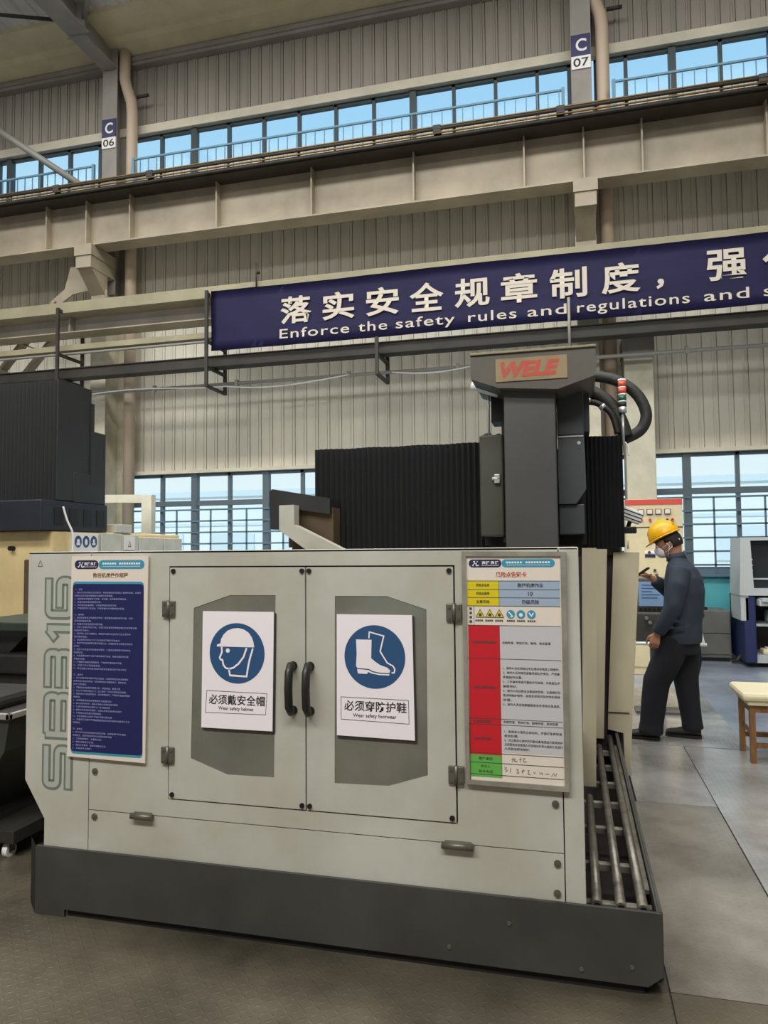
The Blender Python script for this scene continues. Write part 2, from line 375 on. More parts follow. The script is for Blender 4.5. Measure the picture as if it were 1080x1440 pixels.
# ------------------------------------------------------------------ floor plates
def fplate(x0, x1, y0, y1, m, label, grp):
    mb = MB(); mb.box(x0, x1, y0, y1, 0, .006); return single('floor_plate', mb, m, label, 'floor plate', ((x0+x1)/2, (y0+y1)/2, 0), grp)
G = 'steel floor plates round the machine'
fplate(-6.0, .293, -2.0, 3.5, 'plate_brown', 'brown dusty chequer plate in front of the long machine skirt', G)
fplate(.299, 2.9, -2.0, 2.770, 'plate_brown', 'brown chequer plate at the front right corner, nearest the viewer', G)
fplate(.299, .803, 2.776, 4.762, 'plate_grey', 'narrow chequer plate running alongside the rail tray', G)
fplate(.35, .805, 4.766, 6.142, 'plate_light', 'worn shiny chequer plate just in front of the worker', G)
fplate(.35, 1.29, 6.148, 8.6, 'plate_light', 'light chequer plate under the worker and his shoes', G)
fplate(.811, 2.9, 2.776, 6.13, 'plate_light', 'wide pale steel plate under the wooden stool', G)
fplate(-6.0, -2.4, 3.506, 5.2, 'plate_brown', 'dark chequer plate under the chip cart', G)

# ------------------------------------------------------------------ steel frame
def column(cx, num, label, where):
    c = thing('steel_column', label, 'column', (cx, 11.3, 0))
    def H(x0, x1, y0, y1, z0, z1):
        m = MB(); m.box(x0, x1, y0, y0+.02, z0, z1); m.box(x0, x1, y1-.02, y1, z0, z1); m.box((x0+x1)/2-.008, (x0+x1)/2+.008, y0+.02, y1-.02, z0, z1); return m
    part('upper_shaft', H(cx-.15, cx+.15, 11.2, 11.55, 6.2, 11.0), 'steel_grey', c)
    part('lower_shaft', H(cx-.15, cx+.15, 10.95, 11.55, 0, 6.2), 'pillar', c)
    mb = MB(); mb.box(cx-.17, cx+.17, 10.5, 11.2, 6.66, 6.85); mb.box(cx-.15, cx+.15, 10.52, 11.2, 6.45, 6.66)
    mb.add(_wedge(cx-.14, cx+.14)); part('corbel', mb, 'steel_beige', c)
    mb = MB()
    for dx in (-.09, .09):
        for dz in (6.02, 5.92): mb.cyl((cx+dx, 10.94, dz), (cx+dx, 10.925, dz), .014, 8)
    mb.cyl((cx-.05, 10.94, 6.2), (cx-.05, 10.92, 6.2), .014, 8); part('bolt', mb, 'steel_dark', c)
    s = thing('column_sign', 'navy and white C %s number sign on the column %s' % (num, where), 'sign', (cx, 11.19, 9.2))
    mb = MB(); mb.box(cx-.145, cx+.142, 11.18, 11.2, 9.12, 9.46); part('letter_plate', mb, 'navy', s)
    mb = MB(); mb.box(cx-.145, cx+.142, 11.18, 11.2, 8.915, 9.118); part('number_plate', mb, 'white', s)
    mb = MB(); mb.text('C', cx-.075, cx+.085, 9.29, 11.178, bold=.02, height=.2, res=6); part('letter', mb, 'white', s)
    mb = MB(); mb.text(num, cx-.115, cx+.115, 9.016, 11.178, bold=.012, height=.135, res=6); part('number', mb, 'black', s)
def _wedge(x0, x1):
    b = bmesh.new(); pr = [(10.56, 6.45), (11.0, 6.45), (11.0, 5.85), (10.93, 5.85), (10.93, 6.1)]
    a = [b.verts.new((x0, y, z)) for y, z in pr]; c = [b.verts.new((x1, y, z)) for y, z in pr]
    b.faces.new(a); b.faces.new(c[::-1])
    for i in range(5): b.faces.new((a[i], c[i], c[(i+1) % 5], a[(i+1) % 5]))
    bmesh.ops.recalc_face_normals(b, faces=b.faces[:]); return b
column(-8.01, '06', 'grey steel column carrying the C 06 sign, bracing on its left', 'with the bracing')
column(.30, '07', 'grey steel column carrying the C 07 sign, above the milling head', 'above the milling head')
def downpipe(cx, label):
    mb = MB(); mb.tube([(cx-.14, 11.32, 10.8), (cx-.14, 11.32, 10.25), (cx-.10, 11.32, 10.1), (cx, 11.32, 9.8), (cx+.02, 11.32, 9.6), (cx+.02, 11.32, 1.3)], .1, 16)
    p = single('downpipe', mb, 'pipe_tan', label, 'pipe', (cx, 11.32, 0))
    mb = MB(); mb.tube([(cx+.1, 11.35, 9.9), (cx+.33, 11.35, 9.9)], .03, 10); part('pipe_stub', mb, 'steel_dark', p)
downpipe(-7.64, 'tan rainwater downpipe with a bend, left one, beside the braced column'); downpipe(.60, 'tan rainwater downpipe with a bend, beside the column above the milling head')
mb = MB(); mb.box(.79, 1.19, 10.95, 11.45, 0, 4.36, .01); p = single('cream_pillar', mb, 'pillar', 'cream boxed pillar behind the electrical cabinet, between low windows', 'pillar', (1, 11.2, 0))
mb = MB(); mb.box(.77, 1.21, 10.93, 11.46, 4.38, 4.62); mb.box(.78, 1.2, 10.94, 11.45, 4.3, 4.35); part('pillar_cap', mb, 'steel_grey', p)

cb = thing('crane_beam', 'long beige crane runway girder below the clerestory windows', 'crane beam', (-3, 10.75, 6.86))
mb = MB(); mb.box(XL, XR, 10.74, 10.76, 6.88, 7.66); part('web', mb, 'steel_beige', cb)
mb = MB(); mb.box(XL, XR, 10.58, 10.92, 6.855, 6.88); part('bottom_flange', mb, 'steel_beige', cb)
mb = MB(); mb.box(XL, XR, 10.36, 11.17, 7.66, 7.69); mb.box(XL, XR, 10.35, 10.37, 7.62, 7.72); part('top_flange', mb, 'flange_shade', cb)  # darker than the web, so the underside shade sits in its colour
mb = MB(); mb.box(XL, XR, 10.7, 10.8, 7.69, 7.8); part('crane_rail', mb, 'steel_dark', cb)
for x in (-12, -10.4, -8.84, -8.03, -7.17, -5.55, -3.89, -2.23, -.56, .29, 1.09, 2.7, 4.3):
    mb = MB(); mb.box(x-.012, x+.012, 10.6, 10.74, 6.88, 7.66); part('stiffener', mb, 'steel_beige', cb)
for i, (yy, zz) in enumerate(((10.32, 7.83), (10.30, 7.78), (10.30, 7.72), (10.32, 7.66))):
    mb = MB(); mb.cyl((XL, yy, zz), (XR, yy, zz), .014 if i % 2 == 0 else .024, 8); part('conductor_bar', mb, ('gold', 'steel_dark', 'gold', 'steel_dark')[i], cb)
for x in (-8.4, -6.6, -1.8, -.02, 2.6):
    mb = MB(); mb.box(x-.06, x+.06, 10.28, 10.36, 7.72, 7.84, .01); part('conductor_clip', mb, 'steel_dark', cb)

sb = thing('support_girder', 'olive steel girder along the wall, banner hung in front', 'girder', (-3, 10.4, 5.25))
mb = MB(); mb.box(XL, XR, 10.2, 10.22, 5.56, 5.74); mb.box(XL, XR, 10.22, 10.75, 5.55, 5.57); part('top_channel', mb, 'steel_olive', sb)
mb = MB(); mb.box(XL, XR, 10.5, 10.52, 5.29, 5.55); part('web', mb, 'steel_grey', sb)
mb = MB(); mb.box(XL, XR, 10.34, 10.68, 5.27, 5.29); part('bottom_flange', mb, 'steel_beige', sb)
mb = MB(); mb.box(-8.16, -8.13, 10.36, 10.5, 5.29, 5.55); part('splice_plate', mb, 'steel_grey', sb)
tr = thing('cable_tray', 'pale slim cable tray running below the support girder', 'cable tray', (-3, 10.35, 4.91))
mb = MB(); mb.box(XL, XR, 10.29, 10.31, 4.95, 5.04); mb.box(XL, XR, 10.31, 10.5, 4.955, 4.965); part('tray_side', mb, 'steel_olive', tr)
mb = MB(); mb.cyl((XL, 10.33, 4.90), (XR, 10.33, 4.90), .022, 10); part('conduit', mb, 'pipe_grey', tr)
dk = thing('cable_trunking', 'dark trunking beam under the banner, slung in the hanger frames', 'trunking', (-3, 10.4, 4.45))
mb = MB(); mb.box(XL, XR, 10.28, 10.5, 4.47, 4.63, .01); part('trunk', mb, 'steel_dark', dk)
mb = MB(); mb.box(XL, XR, 10.26, 10.52, 4.63, 4.645); part('lid', mb, 'steel_dark', dk)
def hanger(x, z0, z1, label, arms):
    h = thing('hanging_rack', label, 'hanging rack', (x, 10.4, z0), 'dark angle hangers along the girder')
    mb = MB(); mb.box(x-.025, x+.025, 10.09, 10.13, z0, z1); part('front_post', mb, 'steel_dark', h)
    mb = MB(); mb.box(x-.025, x+.025, 10.72, 10.76, z0, min(5.5, z1)); part('rear_post', mb, 'steel_dark', h)
    for z in arms: mb = MB(); mb.box(x-.022, x+.022, 10.1, 10.75 if z < 5.2 else 10.195, z-.025, z+.02); part('arm', mb, 'steel_dark', h)
hanger(-8.17, 4.1, 5.62, 'dark angle hanger frame above the black bellows of the beige machine', (5.59, 4.85, 4.44, 4.12))
hanger(-5.45, 4.12, 5.64, 'dark angle hanger frame at the left edge of the banner', (5.6, 4.85, 4.44, 4.14))
hanger(-2.70, 4.12, 4.68, 'dark angle hanger frame poking out under the middle of the banner', (4.44, 4.14))
mb = MB(); mb.cyl((.03, 10.12, 4.2), (.03, 10.12, 5.0), .02, 8); single('hanger_rod', mb, 'steel_grey', 'thin grey rod under the banner, straight above the milling head', 'rod', (.03, 10.12, 4.2))
mb = MB(); mb.cyl((-4.63, 10.16, 5.62), (-4.63, 10.16, 6.02), .014, 8); mb.sphere((-4.60, 10.16, 5.86), .03); single('hanger_rod', mb, 'steel_dark', 'short dark rod standing above the banner, near its left end', 'rod', (-4.63, 10.16, 5.62))
mb = MB(); mb.cyl((-7.95, 10.66, 4.28), (XR, 10.66, 4.28), .028, 10)
for x in (-6.7, -5.2, -3.3, -1.6, 1.6): mb.box(x-.02, x+.02, 10.63, 10.69, 4.24, 4.34)
single('conduit_pipe', mb, 'pipe_grey', 'thin pale conduit pipe strung along the wall below the trunking', 'pipe', (-3, 10.62, 4.28))
pts = []
for i in range(41):
    t = i/40; x = -7.9+t*4.6; pts.append((x, 10.617, 4.262+.03*math.sin(t*9)-(.10*math.sin((t-.55)/.45*math.pi) if t > .55 else 0)))
mb = MB(); mb.tube(pts, .012, 8); single('loose_cable', mb, 'white', 'white cable sagging along the conduit pipe, left of the milling head', 'cable', (-6, 10.55, 4.2))
pts = [(-2.6+1.2*t/12, 10.617, 4.268-.05*math.sin(t/12*math.pi)) for t in range(13)]
mb = MB(); mb.tube(pts, .012, 8); single('loose_cable', mb, 'white', 'short white cable lying along the pipe beside the milling head cap', 'cable', (-2, 10.55, 4.2))

# bracing between columns, left of C 06
br = thing('column_bracing', 'beige laced diagonal bracing left of the C 06 column', 'bracing', (-8.5, 10.95, 5.9))
mb = MB(); mb.plate([(-8.56, 6.66), (-8.02, 6.60), (-7.98, 6.22), (-8.5, 6.16), (-8.92, 5.92), (-8.98, 6.06), (-8.68, 6.26)], [], 10.90, 10.92); part('gusset_plate', mb, 'steel_beige', br)
for (a, c) in (((-8.86, 6.08), (-11.6, 3.3)), ((-8.42, 5.9), (-11.3, 2.98))):
    mb = MB(); mb.bar((a[0], 10.95, a[1]), (c[0], 10.95, c[1]), .06, .16, (0, 1, 0)); part('diagonal', mb, 'steel_beige', br)
for i in range(5):
    t = i/5; x = -9.0-2.2*t; z = 5.6-2.25*t
    mb = MB(); mb.bar((x-.12, 10.93, z+.2), (x+.32, 10.93, z+.02), .02, .14, (0, 1, 0)); part('lacing_plate', mb, 'steel_beige', br)
mb = MB(); mb.tube([(-11.2, 11.0, 10.17), (-8.36, 11.0, 8.13)], .06, 14); mb.box(-8.5, -8.2, 10.95, 11.05, 7.8, 8.2); single('brace_tube', mb, 'pipe_grey', 'grey tubular brace slanting down to the crane girder, left of C 06', 'brace', (-8.4, 11, 8.1))
rf = thing('roof_rafter', 'grey roof rafter running overhead from the C 06 column', 'rafter', (-8.0, 11.2, 10.4))
mb = MB(); mb.box(-8.16, -7.86, 10.28, 11.2, 10.40, 10.42); mb.box(-8.02, -8.0, 10.28, 11.2, 10.42, 10.98); part('haunch', mb, 'steel_grey', rf)
mb = MB(); mb.box(-8.17, -7.85, 10.24, 10.28, 10.36, 11.0); part('end_plate', mb, 'steel_grey', rf)
mb = MB(); mb.box(-8.14, -7.74, 1.0, 10.24, 10.38, 10.40); mb.box(-8.02, -8.0, 1.0, 10.24, 10.4, 11.1); part('rafter_beam', mb, 'steel_grey', rf)
mb = MB(); mb.tube([(-7.95, 10.35, 10.62), (-7.3, 9.7, 10.98)], .045, 12); single('roof_strut', mb, 'pipe_grey', 'short grey tube strut up to the roof beside the rafter', 'strut', (-7.9, 10.3, 10.6))
mb = MB(); mb.tube([(-8.1, 10.2, 10.62), (-11.5, 9.2, 10.9)], .03, 12); single('roof_strut', mb, 'steel_dark', 'thin dark rod strut under the ribbed roof, top left corner', 'strut', (-8.1, 10.2, 10.6))
def railing(x0, x1, label):
    r = thing('walkway_railing', label, 'railing', (x0, 11.1, 7.7), 'blue railings along the crane walkway')
    mb = MB(); mb.bar((x0, 11.1, 8.57), (x1, 11.1, 8.57), .03, .03); part('top_rail', mb, 'rail_blue', r)
    mb = MB(); x = x0+.16
    while x < x1-.05: mb.box(x-.007, x+.007, 11.093, 11.107, 7.69, 8.56); x += .165
    part('balusters', mb, 'rail_blue', r)
    for x in (x0+.02, x1-.02): mb = MB(); mb.box(x-.025, x+.025, 11.075, 11.125, 7.69, 8.6); part('post', mb, 'rail_blue', r)
railing(-16, -8.24, 'blue walkway railing against the clerestory, left of the C 06 column')
railing(-7.46, .04, 'long blue walkway railing between the C 06 and C 07 columns')
railing(.74, 7.5, 'blue walkway railing right of the C 07 column')

# ------------------------------------------------------------------ banner
ba = thing('banner', 'long navy cloth banner with Chinese and English safety slogan', 'banner', (-1, 10.15, 4.68))
mb = MB(); b = bmesh.new(); nx, nz = 90, 6; g = []
for i in range(nx+1):
    row = []
    for j in range(nz+1):
        x = -5.40+i*.11; z = 4.69+.95*j/nz
        row.append(b.verts.new((x, 10.165+.006*math.sin(x*2.1+j*.5)+.004*math.sin(x*7+j), z-.006*math.sin(x*1.3))))
    g.append(row)
for i in range(nx):
    for j in range(nz): f = b.faces.new((g[i][j], g[i+1][j], g[i+1][j+1], g[i][j+1])); f.smooth = True
sg = bmesh.ops.solidify(b, geom=b.faces[:], thickness=.004); mb.add(b); part('cloth', mb, 'banner', ba)
mb = MB()
for ch, xc in zip('落实安全规章制度', (-3.975, -3.30, -2.62, -1.96, -1.30, -.64, .03, .72)): mb.text(ch, xc-.25, xc+.25, 5.215, 10.145, bold=.022, height=.42, res=3)
mb.text('，', 1.17, 1.27, 5.08, 10.145, bold=.03, height=.14)
for ch, xc in zip('强化', (2.05, 2.72)): mb.text(ch, xc-.25, xc+.25, 5.25, 10.145, bold=.022, height=.42, res=3)
part('chinese_lettering', mb, 'letter_cream', ba)
mb = MB()
for wd, a, c in (('Enforce', -4.24, -3.13), ('the', -2.99, -2.55), ('safety', -2.42, -1.55), ('rules', -1.36, -.68), ('and', -.53, -.0), ('regulations', .14, 1.58), ('and', 1.755, 2.30), ('strengthen', 2.47, 3.9)):
    mb.text(wd, a, c, 4.79, 10.145, bold=.006, res=3, spacing=1.12, em=.205)
part('english_lettering', mb, 'letter_cream', ba)

# ------------------------------------------------------------------ main milling machine
F = 2.744
mm = thing('milling_machine', 'large cream gantry milling machine with double doors and dark skirt', 'milling machine', (-1.0, 4.0, 0))
DX0, DXM, DX1, DZ0, DZ1 = -1.641, -1.035, -.440, .534, 1.487
mb = MB(); mb.plate([(-2.349, 1.556), (-2.349, .56), (-2.247, .40), (-2.247, .27), (-2.0285, .27), (-2.0285, .66), (-2.0285, 1.556)], [], F, F+.03); part('corner_panel', mb, 'cream', mm)
mb = MB(); mb.plate([(-2.0245, 1.556), (-2.0245, .458), (-.052, .458), (-.052, .66), (-.052, 1.556)], [[(DX0-.006, DZ0-.006), (DX1+.006, DZ0-.006), (DX1+.006, DZ1+.006), (DX0-.006, DZ1+.006)]], F, F+.03); part('front_panel', mb, 'cream', mm)
mb = MB(); mb.box(-2.0245, -.052, F, F+.03, .27, .454); part('lower_panel', mb, 'cream', mm)
mb = MB(); mb.box(-.048, .022, F, F+.03, .27, 1.556, .003); mb.box(.004, .022, F+.03, F+.12, .3, 1.55); part('end_post', mb, 'cream', mm)
mb = MB(); mb.plate([(-2.0, 1.5), (-2.0, .28), (-.03, .28), (-.03, 1.5)], [[(-1.5, .62), (-.56, .62), (-.56, 1.40), (-1.5, 1.40)]], F+.034, F+.05); part('inner_frame', mb, 'seam', mm)
mb = MB(); mb.box(-2.349, .02, F, F+.10, 1.546, 1.558, .003); part('top_edge', mb, 'cream', mm)
mb = MB(); mb.box(-2.34, -2.31, F+.03, 5.6, .58, 1.55); part('side_wall', mb, 'cream2', mm)
mb = MB(); mb.box(-2.2, -2.03, F+.06, 5.4, .06, .6); part('dark_inner', mb, 'seam', mm)  # dark box added to keep the inside below the chamfer black
def door(x0, x1, glass, hx, hingex, bolts):
    mb = MB(); mb.plate([(x0, DZ0), (x1, DZ0), (x1, DZ1), (x0, DZ1)], [glass], F-.004, F+.022); d = part('door', mb, 'cream', mm)
    cx = sum(p[0] for p in glass)/len(glass); cz = sum(p[1] for p in glass)/len(glass)
    mb = MB(); mb.plate([(cx+(p[0]-cx)*.998, cz+(p[1]-cz)*.998) for p in glass], [], F-.002, F+.004); part('door_window', mb, 'panel_glass', d)
    mb = MB(); mb.tube([(hx, F, 1.095), (hx, F-.03, 1.098), (hx, F-.052, 1.075), (hx, F-.058, 1.01), (hx, F-.052, .94), (hx, F-.03, .918), (hx, F, .92)], [(.014, .018)]*7, 12)
    for z in (1.095, .92): mb.cyl((hx, F-.012, z), (hx, F, z), .018, 12)
    part('handle', mb, 'handle', d)
    for z in (1.314, .71):
        mb = MB(); mb.box(hingex-.03, hingex-.004, F-.014, F-.002, z-.034, z+.034, .004); mb.box(hingex+.004, hingex+.03, F-.014, F-.002, z-.034, z+.034, .004); mb.cyl((hingex, F-.012, z-.036), (hingex, F-.012, z+.036), .007, 10)
        for dx in (-.018, .018):
            for dz in (-.02, .02): mb.cyl((hingex+dx, F-.018, z+dz), (hingex+dx, F-.013, z+dz), .005, 8)
        part('hinge', mb, 'hinge', d)
    for x, z in bolts:
        mb = MB(); mb.cyl((x, F-.01, z), (x, F-.003, z), .010, 12); part('corner_bolt', mb, 'black', d)
door(DX0, DXM-.003, [(-1.530, 1.319), (-1.366, 1.373), (-1.164, 1.374), (-1.171, .650), (-1.376, .647), (-1.540, .702)], -1.088, DX0-.003, ((-1.625, 1.472), (-1.05, 1.472), (-1.625, .55), (-1.052, .55)))
door(DXM+.003, DX1, [(-.912, 1.373), (-.701, 1.374), (-.544, 1.324), (-.546, .700), (-.699, .650), (-.917, .645)], -1.016, DX1+.003, ((-1.02, 1.472), (-.455, 1.472), (-1.02, .55), (-.455, .55)))
for x0, x1 in ((-1.81, -1.71), (-.495, -.375)):
    mb = MB(); mb.cyl((x0, F-.014, .452), (x1, F-.014, .452), .013, 14); mb.box(x0+.01, x1-.01, F-.014, F, .44, .468, .003); part('latch', mb, 'hinge', mm)
for x, z in ((-.078, .63), (-.075, .42), (-.078, .315), (-1.995, .62), (-1.995, .43)):
    mb = MB(); mb.cyl((x, F-.006, z), (x, F+.002, z), .013, 12); mb.cyl((x, F-.009, z), (x, F-.005, z), .006, 6); part('panel_screw', mb, 'hinge', mm)
# skirt and tray
mb = MB(); mb.plate([(-2.272, .290), (-2.272, 0.0), (-2.125, 0.0), (-2.125, .038), (.222, .040), (.273, .080), (.273, .290)], [], F-.02, F-.005)
b = bmesh.new(); q = [b.verts.new(v) for v in ((-2.272, F-.02, 0), (-2.272, F-.02, .29), (-2.37, F+.07, .29), (-2.37, F+.07, 0))]; b.faces.new(q); bmesh.ops.solidify(b, geom=b.faces[:], thickness=.012); mb.add(b)
part('skirt', mb, 'skirt', mm)
mb = MB(); mb.box(-2.12, .21, F-.004, 5.2, .006, .05); part('skirt_shade', mb, 'seam', mm)  # black box added as the shade between skirt and floor
for x, z in ((-.47, .09), (.0, .072), (.17, .10), (-.25, .20)):
    mb = MB(); mb.cyl((x, F-.024, z), (x, F-.019, z), .008, 8); part('skirt_screw', mb, 'hinge', mm)
mb = MB(); mb.box(-2.36, .26, F+.3, 6.2, .04, .06); mb.box(.02, .268, F, 5.3, .05, .07); part('tray_floor', mb, 'tray_dark', mm)
mb = MB(); mb.box(.266, .276, F-.01, 5.6, .045, .29); mb.box(.258, .266, F, 5.6, .275, .285); part('tray_wall', mb, 'skirt', mm)
mb = MB(); mb.box(-.01, .016, F+.1, 5.3, .05, .62); part('tray_inner_wall', mb, 'tray_dark', mm)
for x, y1 in ((.060, 3.98), (.143, 5.0), (.219, 5.26)):
    mb = MB(); mb.tube([(x, 2.80, .262), (x, y1, .262)], .0185, 14); mb.box(x-.012, x+.012, 2.80, y1, .20, .258); r_ = part('guide_rail', mb, 'rail_metal', mm)
    mb = MB(); mb.cyl((x, 2.796, .262), (x, 2.802, .262), .012, 10); part('rail_end', mb, 'black', r_)
for y in (2.94, 3.30, 3.72, 4.08, 4.42, 4.76, 5.1):
    mb = MB(); mb.box(.016, .262, y, y+.035, .175, .205, .003); part('cross_bar', mb, 'cross', mm)
mb = MB(); mb.box(.24, .262, 3.05, 5.2, .21, .225); part('edge_bar', mb, 'cross', mm)
# telescopic covers on the right
def slant(name, x0t, x1t, x0b, x1b, zt, zb, y, d=.03, m='cream2', poly=None):
    mb = MB(); mb.plate(poly or [(x0b, zb), (x1b, zb), (x1t, zt), (x0t, zt)], [], y, y+d); return part(name, mb, m, mm)
slant('way_cover', .052, .126, .029, .096, 1.555, .30, 4.04)
slant('way_cover', .150, .226, .112, .176, 1.548, .30, 5.06)
slant('way_cover', 0, 0, 0, 0, 0, 0, 5.28, poly=[(.278, 1.525), (.450, 1.524), (.350, .006), (.318, .006), (.313, .29), (.212, .31), (.216, .42)])
mb = MB(); mb.box(.205, .355, 5.272, 5.282, .424, .430); mb.box(.03, .3, 5.34, 5.36, .1, 1.5); mb.box(.04, .2, 5.14, 5.16, .2, 1.5); part('cover_gap', mb, 'tray_dark', mm)
# bed, gantry columns and crossbeam behind
mb = MB(); mb.box(-2.0, -.1, 3.3, 5.0, .06, .75, .02); mb.box(-1.9, -.2, 3.2, 5.0, .75, .85, .01); part('work_table', mb, 'steel_grey', mm)
mb = MB(); mb.box(-2.1, -1.7, 5.25, 5.9, .06, 1.75, .02); part('gantry_column', mb, 'olive_box', mm)
mb = MB(); mb.box(0.0, .33, 5.36, 5.9, .06, 1.6, .02); part('gantry_column', mb, 'olive_box', mm)
mb = MB(); mb.box(-1.9, .33, 5.3, 5.75, 1.5, 2.2, .02); part('crossbeam', mb, 'olive_box', mm)
def bellows(x0, x1, y0, y1, z0, z1, parent, pitch=.05, amp=.022, name='bellows'):
    n = int(round((x1-x0)/pitch*2)); b = bmesh.new(); pv = None
    for i in range(n+1):
        x = x0+(x1-x0)*i/n; d = amp if i % 2 else 0; sag = .006*math.sin(i*.37)
        ring = [b.verts.new(p) for p in ((x, y0+d, z0), (x, y0+d, z1+sag*.4), (x, y1-d, z1+sag*.4), (x, y1-d, z0))]
        if pv:
            for k in range(4): b.faces.new((pv[k], ring[k], ring[(k+1) % 4], pv[(k+1) % 4]))
        else: b.faces.new(ring)
        pv = ring
    b.faces.new(pv[::-1]); bmesh.ops.recalc_face_normals(b, faces=b.faces[:]); m = MB(); m.add(b); return part(name, m, 'bellows', parent)
bellows(-1.885, -.60, 5.2, 5.85, 1.46, 2.325, mm, .042)
bellows(.085, .350, 5.2, 5.85, 1.56, 2.33, mm, .03)
mb = MB(); mb.box(-.6, .1, 5.2, 5.5, 1.58, 2.25); part('saddle', mb, 'bellows', mm)
# ram and its head
mb = MB(); mb.box(-.408, -.083, 4.70, 5.2, 1.45, 2.66, .006); part('ram', mb, 'ram', mm)
mb = MB(); mb.box(-.60, -.44, 4.95, 5.2, 1.64, 2.335, .012); sd = part('side_housing', mb, 'olive_box', mm)
mb = MB(); mb.cyl((-.55, 5.02, 2.33), (-.55, 5.02, 2.355), .022, 10); mb.cyl((-.475, 5.02, 2.33), (-.475, 5.02, 2.35), .016, 10); mb.box(-.58, -.52, 5.0, 5.06, 2.335, 2.345); part('cap_screw', mb, 'black', sd)
mb = MB(); mb.box(-.50, -.462, 4.92, 4.955, 2.0, 2.06, .004); mb.cyl((-.515, 4.93, 2.03), (-.46, 4.93, 2.03), .012, 10); part('sensor_block', mb, 'silver', sd)
mb = MB(); mb.box(-.45, -.40, 4.98, 5.2, 1.6, 2.62); part('ram_guide', mb, 'black', mm)
mb = MB(); mb.box(-.078, .094, 4.94, 5.2, 2.305, 2.615, .008); part('motor_housing', mb, 'ram_side', mm)
mb = MB(); mb.plate([(-.076, 2.285), (.094, 2.285), (.100, 1.945), (.035, 1.848), (-.076, 1.848)], [], 4.93, 5.1); p = part('cover_plate', mb, 'ram_side', mm)
mb = MB(); mb.cyl((.06, 4.925, 2.25), (.06, 4.935, 2.25), .012, 10); mb.box(-.07, .09, 4.925, 4.935, 2.29, 2.30); part('plate_screw', mb, 'silver', p)
mb = MB(); mb.box(-.078, .086, 4.96, 5.2, 1.648, 1.846, .006); part('lower_housing', mb, 'ram_side', mm)
mb = MB(); mb.plate([(-.608, 2.795), (.168, 2.800), (.168, 2.625), (-.062, 2.552), (-.43, 2.580), (-.608, 2.650)], [], 4.62, 5.25); cp = part('head_cap', mb, 'cap', mm)
mb = MB(); mb.box(-.612, .172, 4.605, 5.25, 2.80, 2.815, .003); part('cap_lip', mb, 'cap_lip', cp)
mb = MB(); mb.box(-.447, -.004, 4.612, 4.62, 2.618, 2.765); npl = part('name_plate', mb, 'plate_gold', cp)
mb = MB(); mb.text('WELE', -.418, -.05, 2.692, 4.610, bold=.045, shear=.25, height=.10, res=3); part('name_lettering', mb, 'red_letter', npl)
mb = MB()
for i in range(3): mb.bar((-.395+i*.030, 4.609, 2.72), (-.370+i*.030, 4.609, 2.66), .001, .004, (1, 0, 0))
part('letter_stripe', mb, 'plate_gold', npl)
mb = MB(); mb.tube([(-.64, 4.9, 2.675), (-.60, 4.9, 2.662), (-.53, 4.9, 2.635), (-.46, 4.9, 2.60)], [.028, .032, .032, .024], 14); part('work_light', mb, 'light_white', mm)
mb = MB(); mb.cyl((-.535, 4.98, 2.33), (-.535, 4.98, 2.66), .008, 8); part('guide_rod', mb, 'silver', mm)
mb = MB(); mb.box(-.52, -.40, 5.0, 5.2, 2.43, 2.62); part('motor_block', mb, 'black', mm)
# arm at the left end of the crossbeam
mb = MB(); mb.plate([(-2.165, 1.715), (-2.175, 1.995), (-2.15, 2.015), (-1.70, 1.935), (-1.70, 1.82), (-2.04, 1.87), (-2.04, 1.715)], [], 5.0, 5.35); part('end_guard', mb, 'dark_plate', mm)
mb = MB(); mb.box(-2.04, -1.69, 5.05, 5.3, 1.58, 1.87); part('guard_panel', mb, 'brown', mm)
mb = MB(); mb.plate([(-2.045, 1.884), (-1.93, 1.886), (-1.93, 1.742), (-1.56, 1.56), (-1.56, 1.40), (-1.86, 1.575), (-2.045, 1.706)], [], 4.88, 4.98); part('cream_arm', mb, 'cream', mm)
# hoses, tower light, lamp
def arc(pts, n=8):
    P = [Vector(p) for p in pts]; o = []
    for i in range(len(P)-1):
        p0 = P[max(i-1, 0)]; p1 = P[i]; p2 = P[i+1]; p3 = P[min(i+2, len(P)-1)]
        for k in range(n):
            t = k/n; o.append(.5*((2*p1)+(p2-p0)*t+(2*p0-5*p1+4*p2-p3)*t*t+(-p0+3*p1-3*p2+p3)*t**3))
    return o+[P[-1]]
mb = MB(); mb.tube(arc([(.12, 5.4, 2.79), (.22, 5.4, 2.79), (.36, 5.4, 2.74), (.475, 5.4, 2.64), (.53, 5.4, 2.50), (.49, 5.4, 2.39), (.38, 5.4, 2.33)]), .040, 14); part('hose', mb, 'hose', mm)
mb = MB(); mb.tube(arc([(.08, 5.35, 2.68), (.17, 5.35, 2.665), (.28, 5.35, 2.58), (.35, 5.35, 2.46), (.385, 5.35, 2.34)]), .048, 14); part('hose', mb, 'hose', mm)
mb = MB(); mb.tube(arc([(.10, 5.32, 2.60), (.20, 5.32, 2.58), (.29, 5.32, 2.50), (.33, 5.32, 2.36)]), .022, 12); h_ = part('hose', mb, 'hose', mm)
for (x, z) in ((.135, 2.60), (.232, 2.555)): mb = MB(); mb.cyl((x-.008, 5.32, z+.01), (x+.008, 5.32, z-.012), .027, 12); part('hose_clamp', mb, 'silver', h_)
mb = MB(); mb.tube(arc([(.33, 5.34, 2.45), (.31, 5.33, 2.38), (.33, 5.33, 2.33), (.39, 5.33, 2.28), (.40, 5.33, 2.20)]), .007, 8); part('white_wire', mb, 'white', mm)
mb = MB(); mb.box(.095, .135, 5.1, 5.5, 2.35, 2.83); part('hose_bracket', mb, 'ram_side', mm)
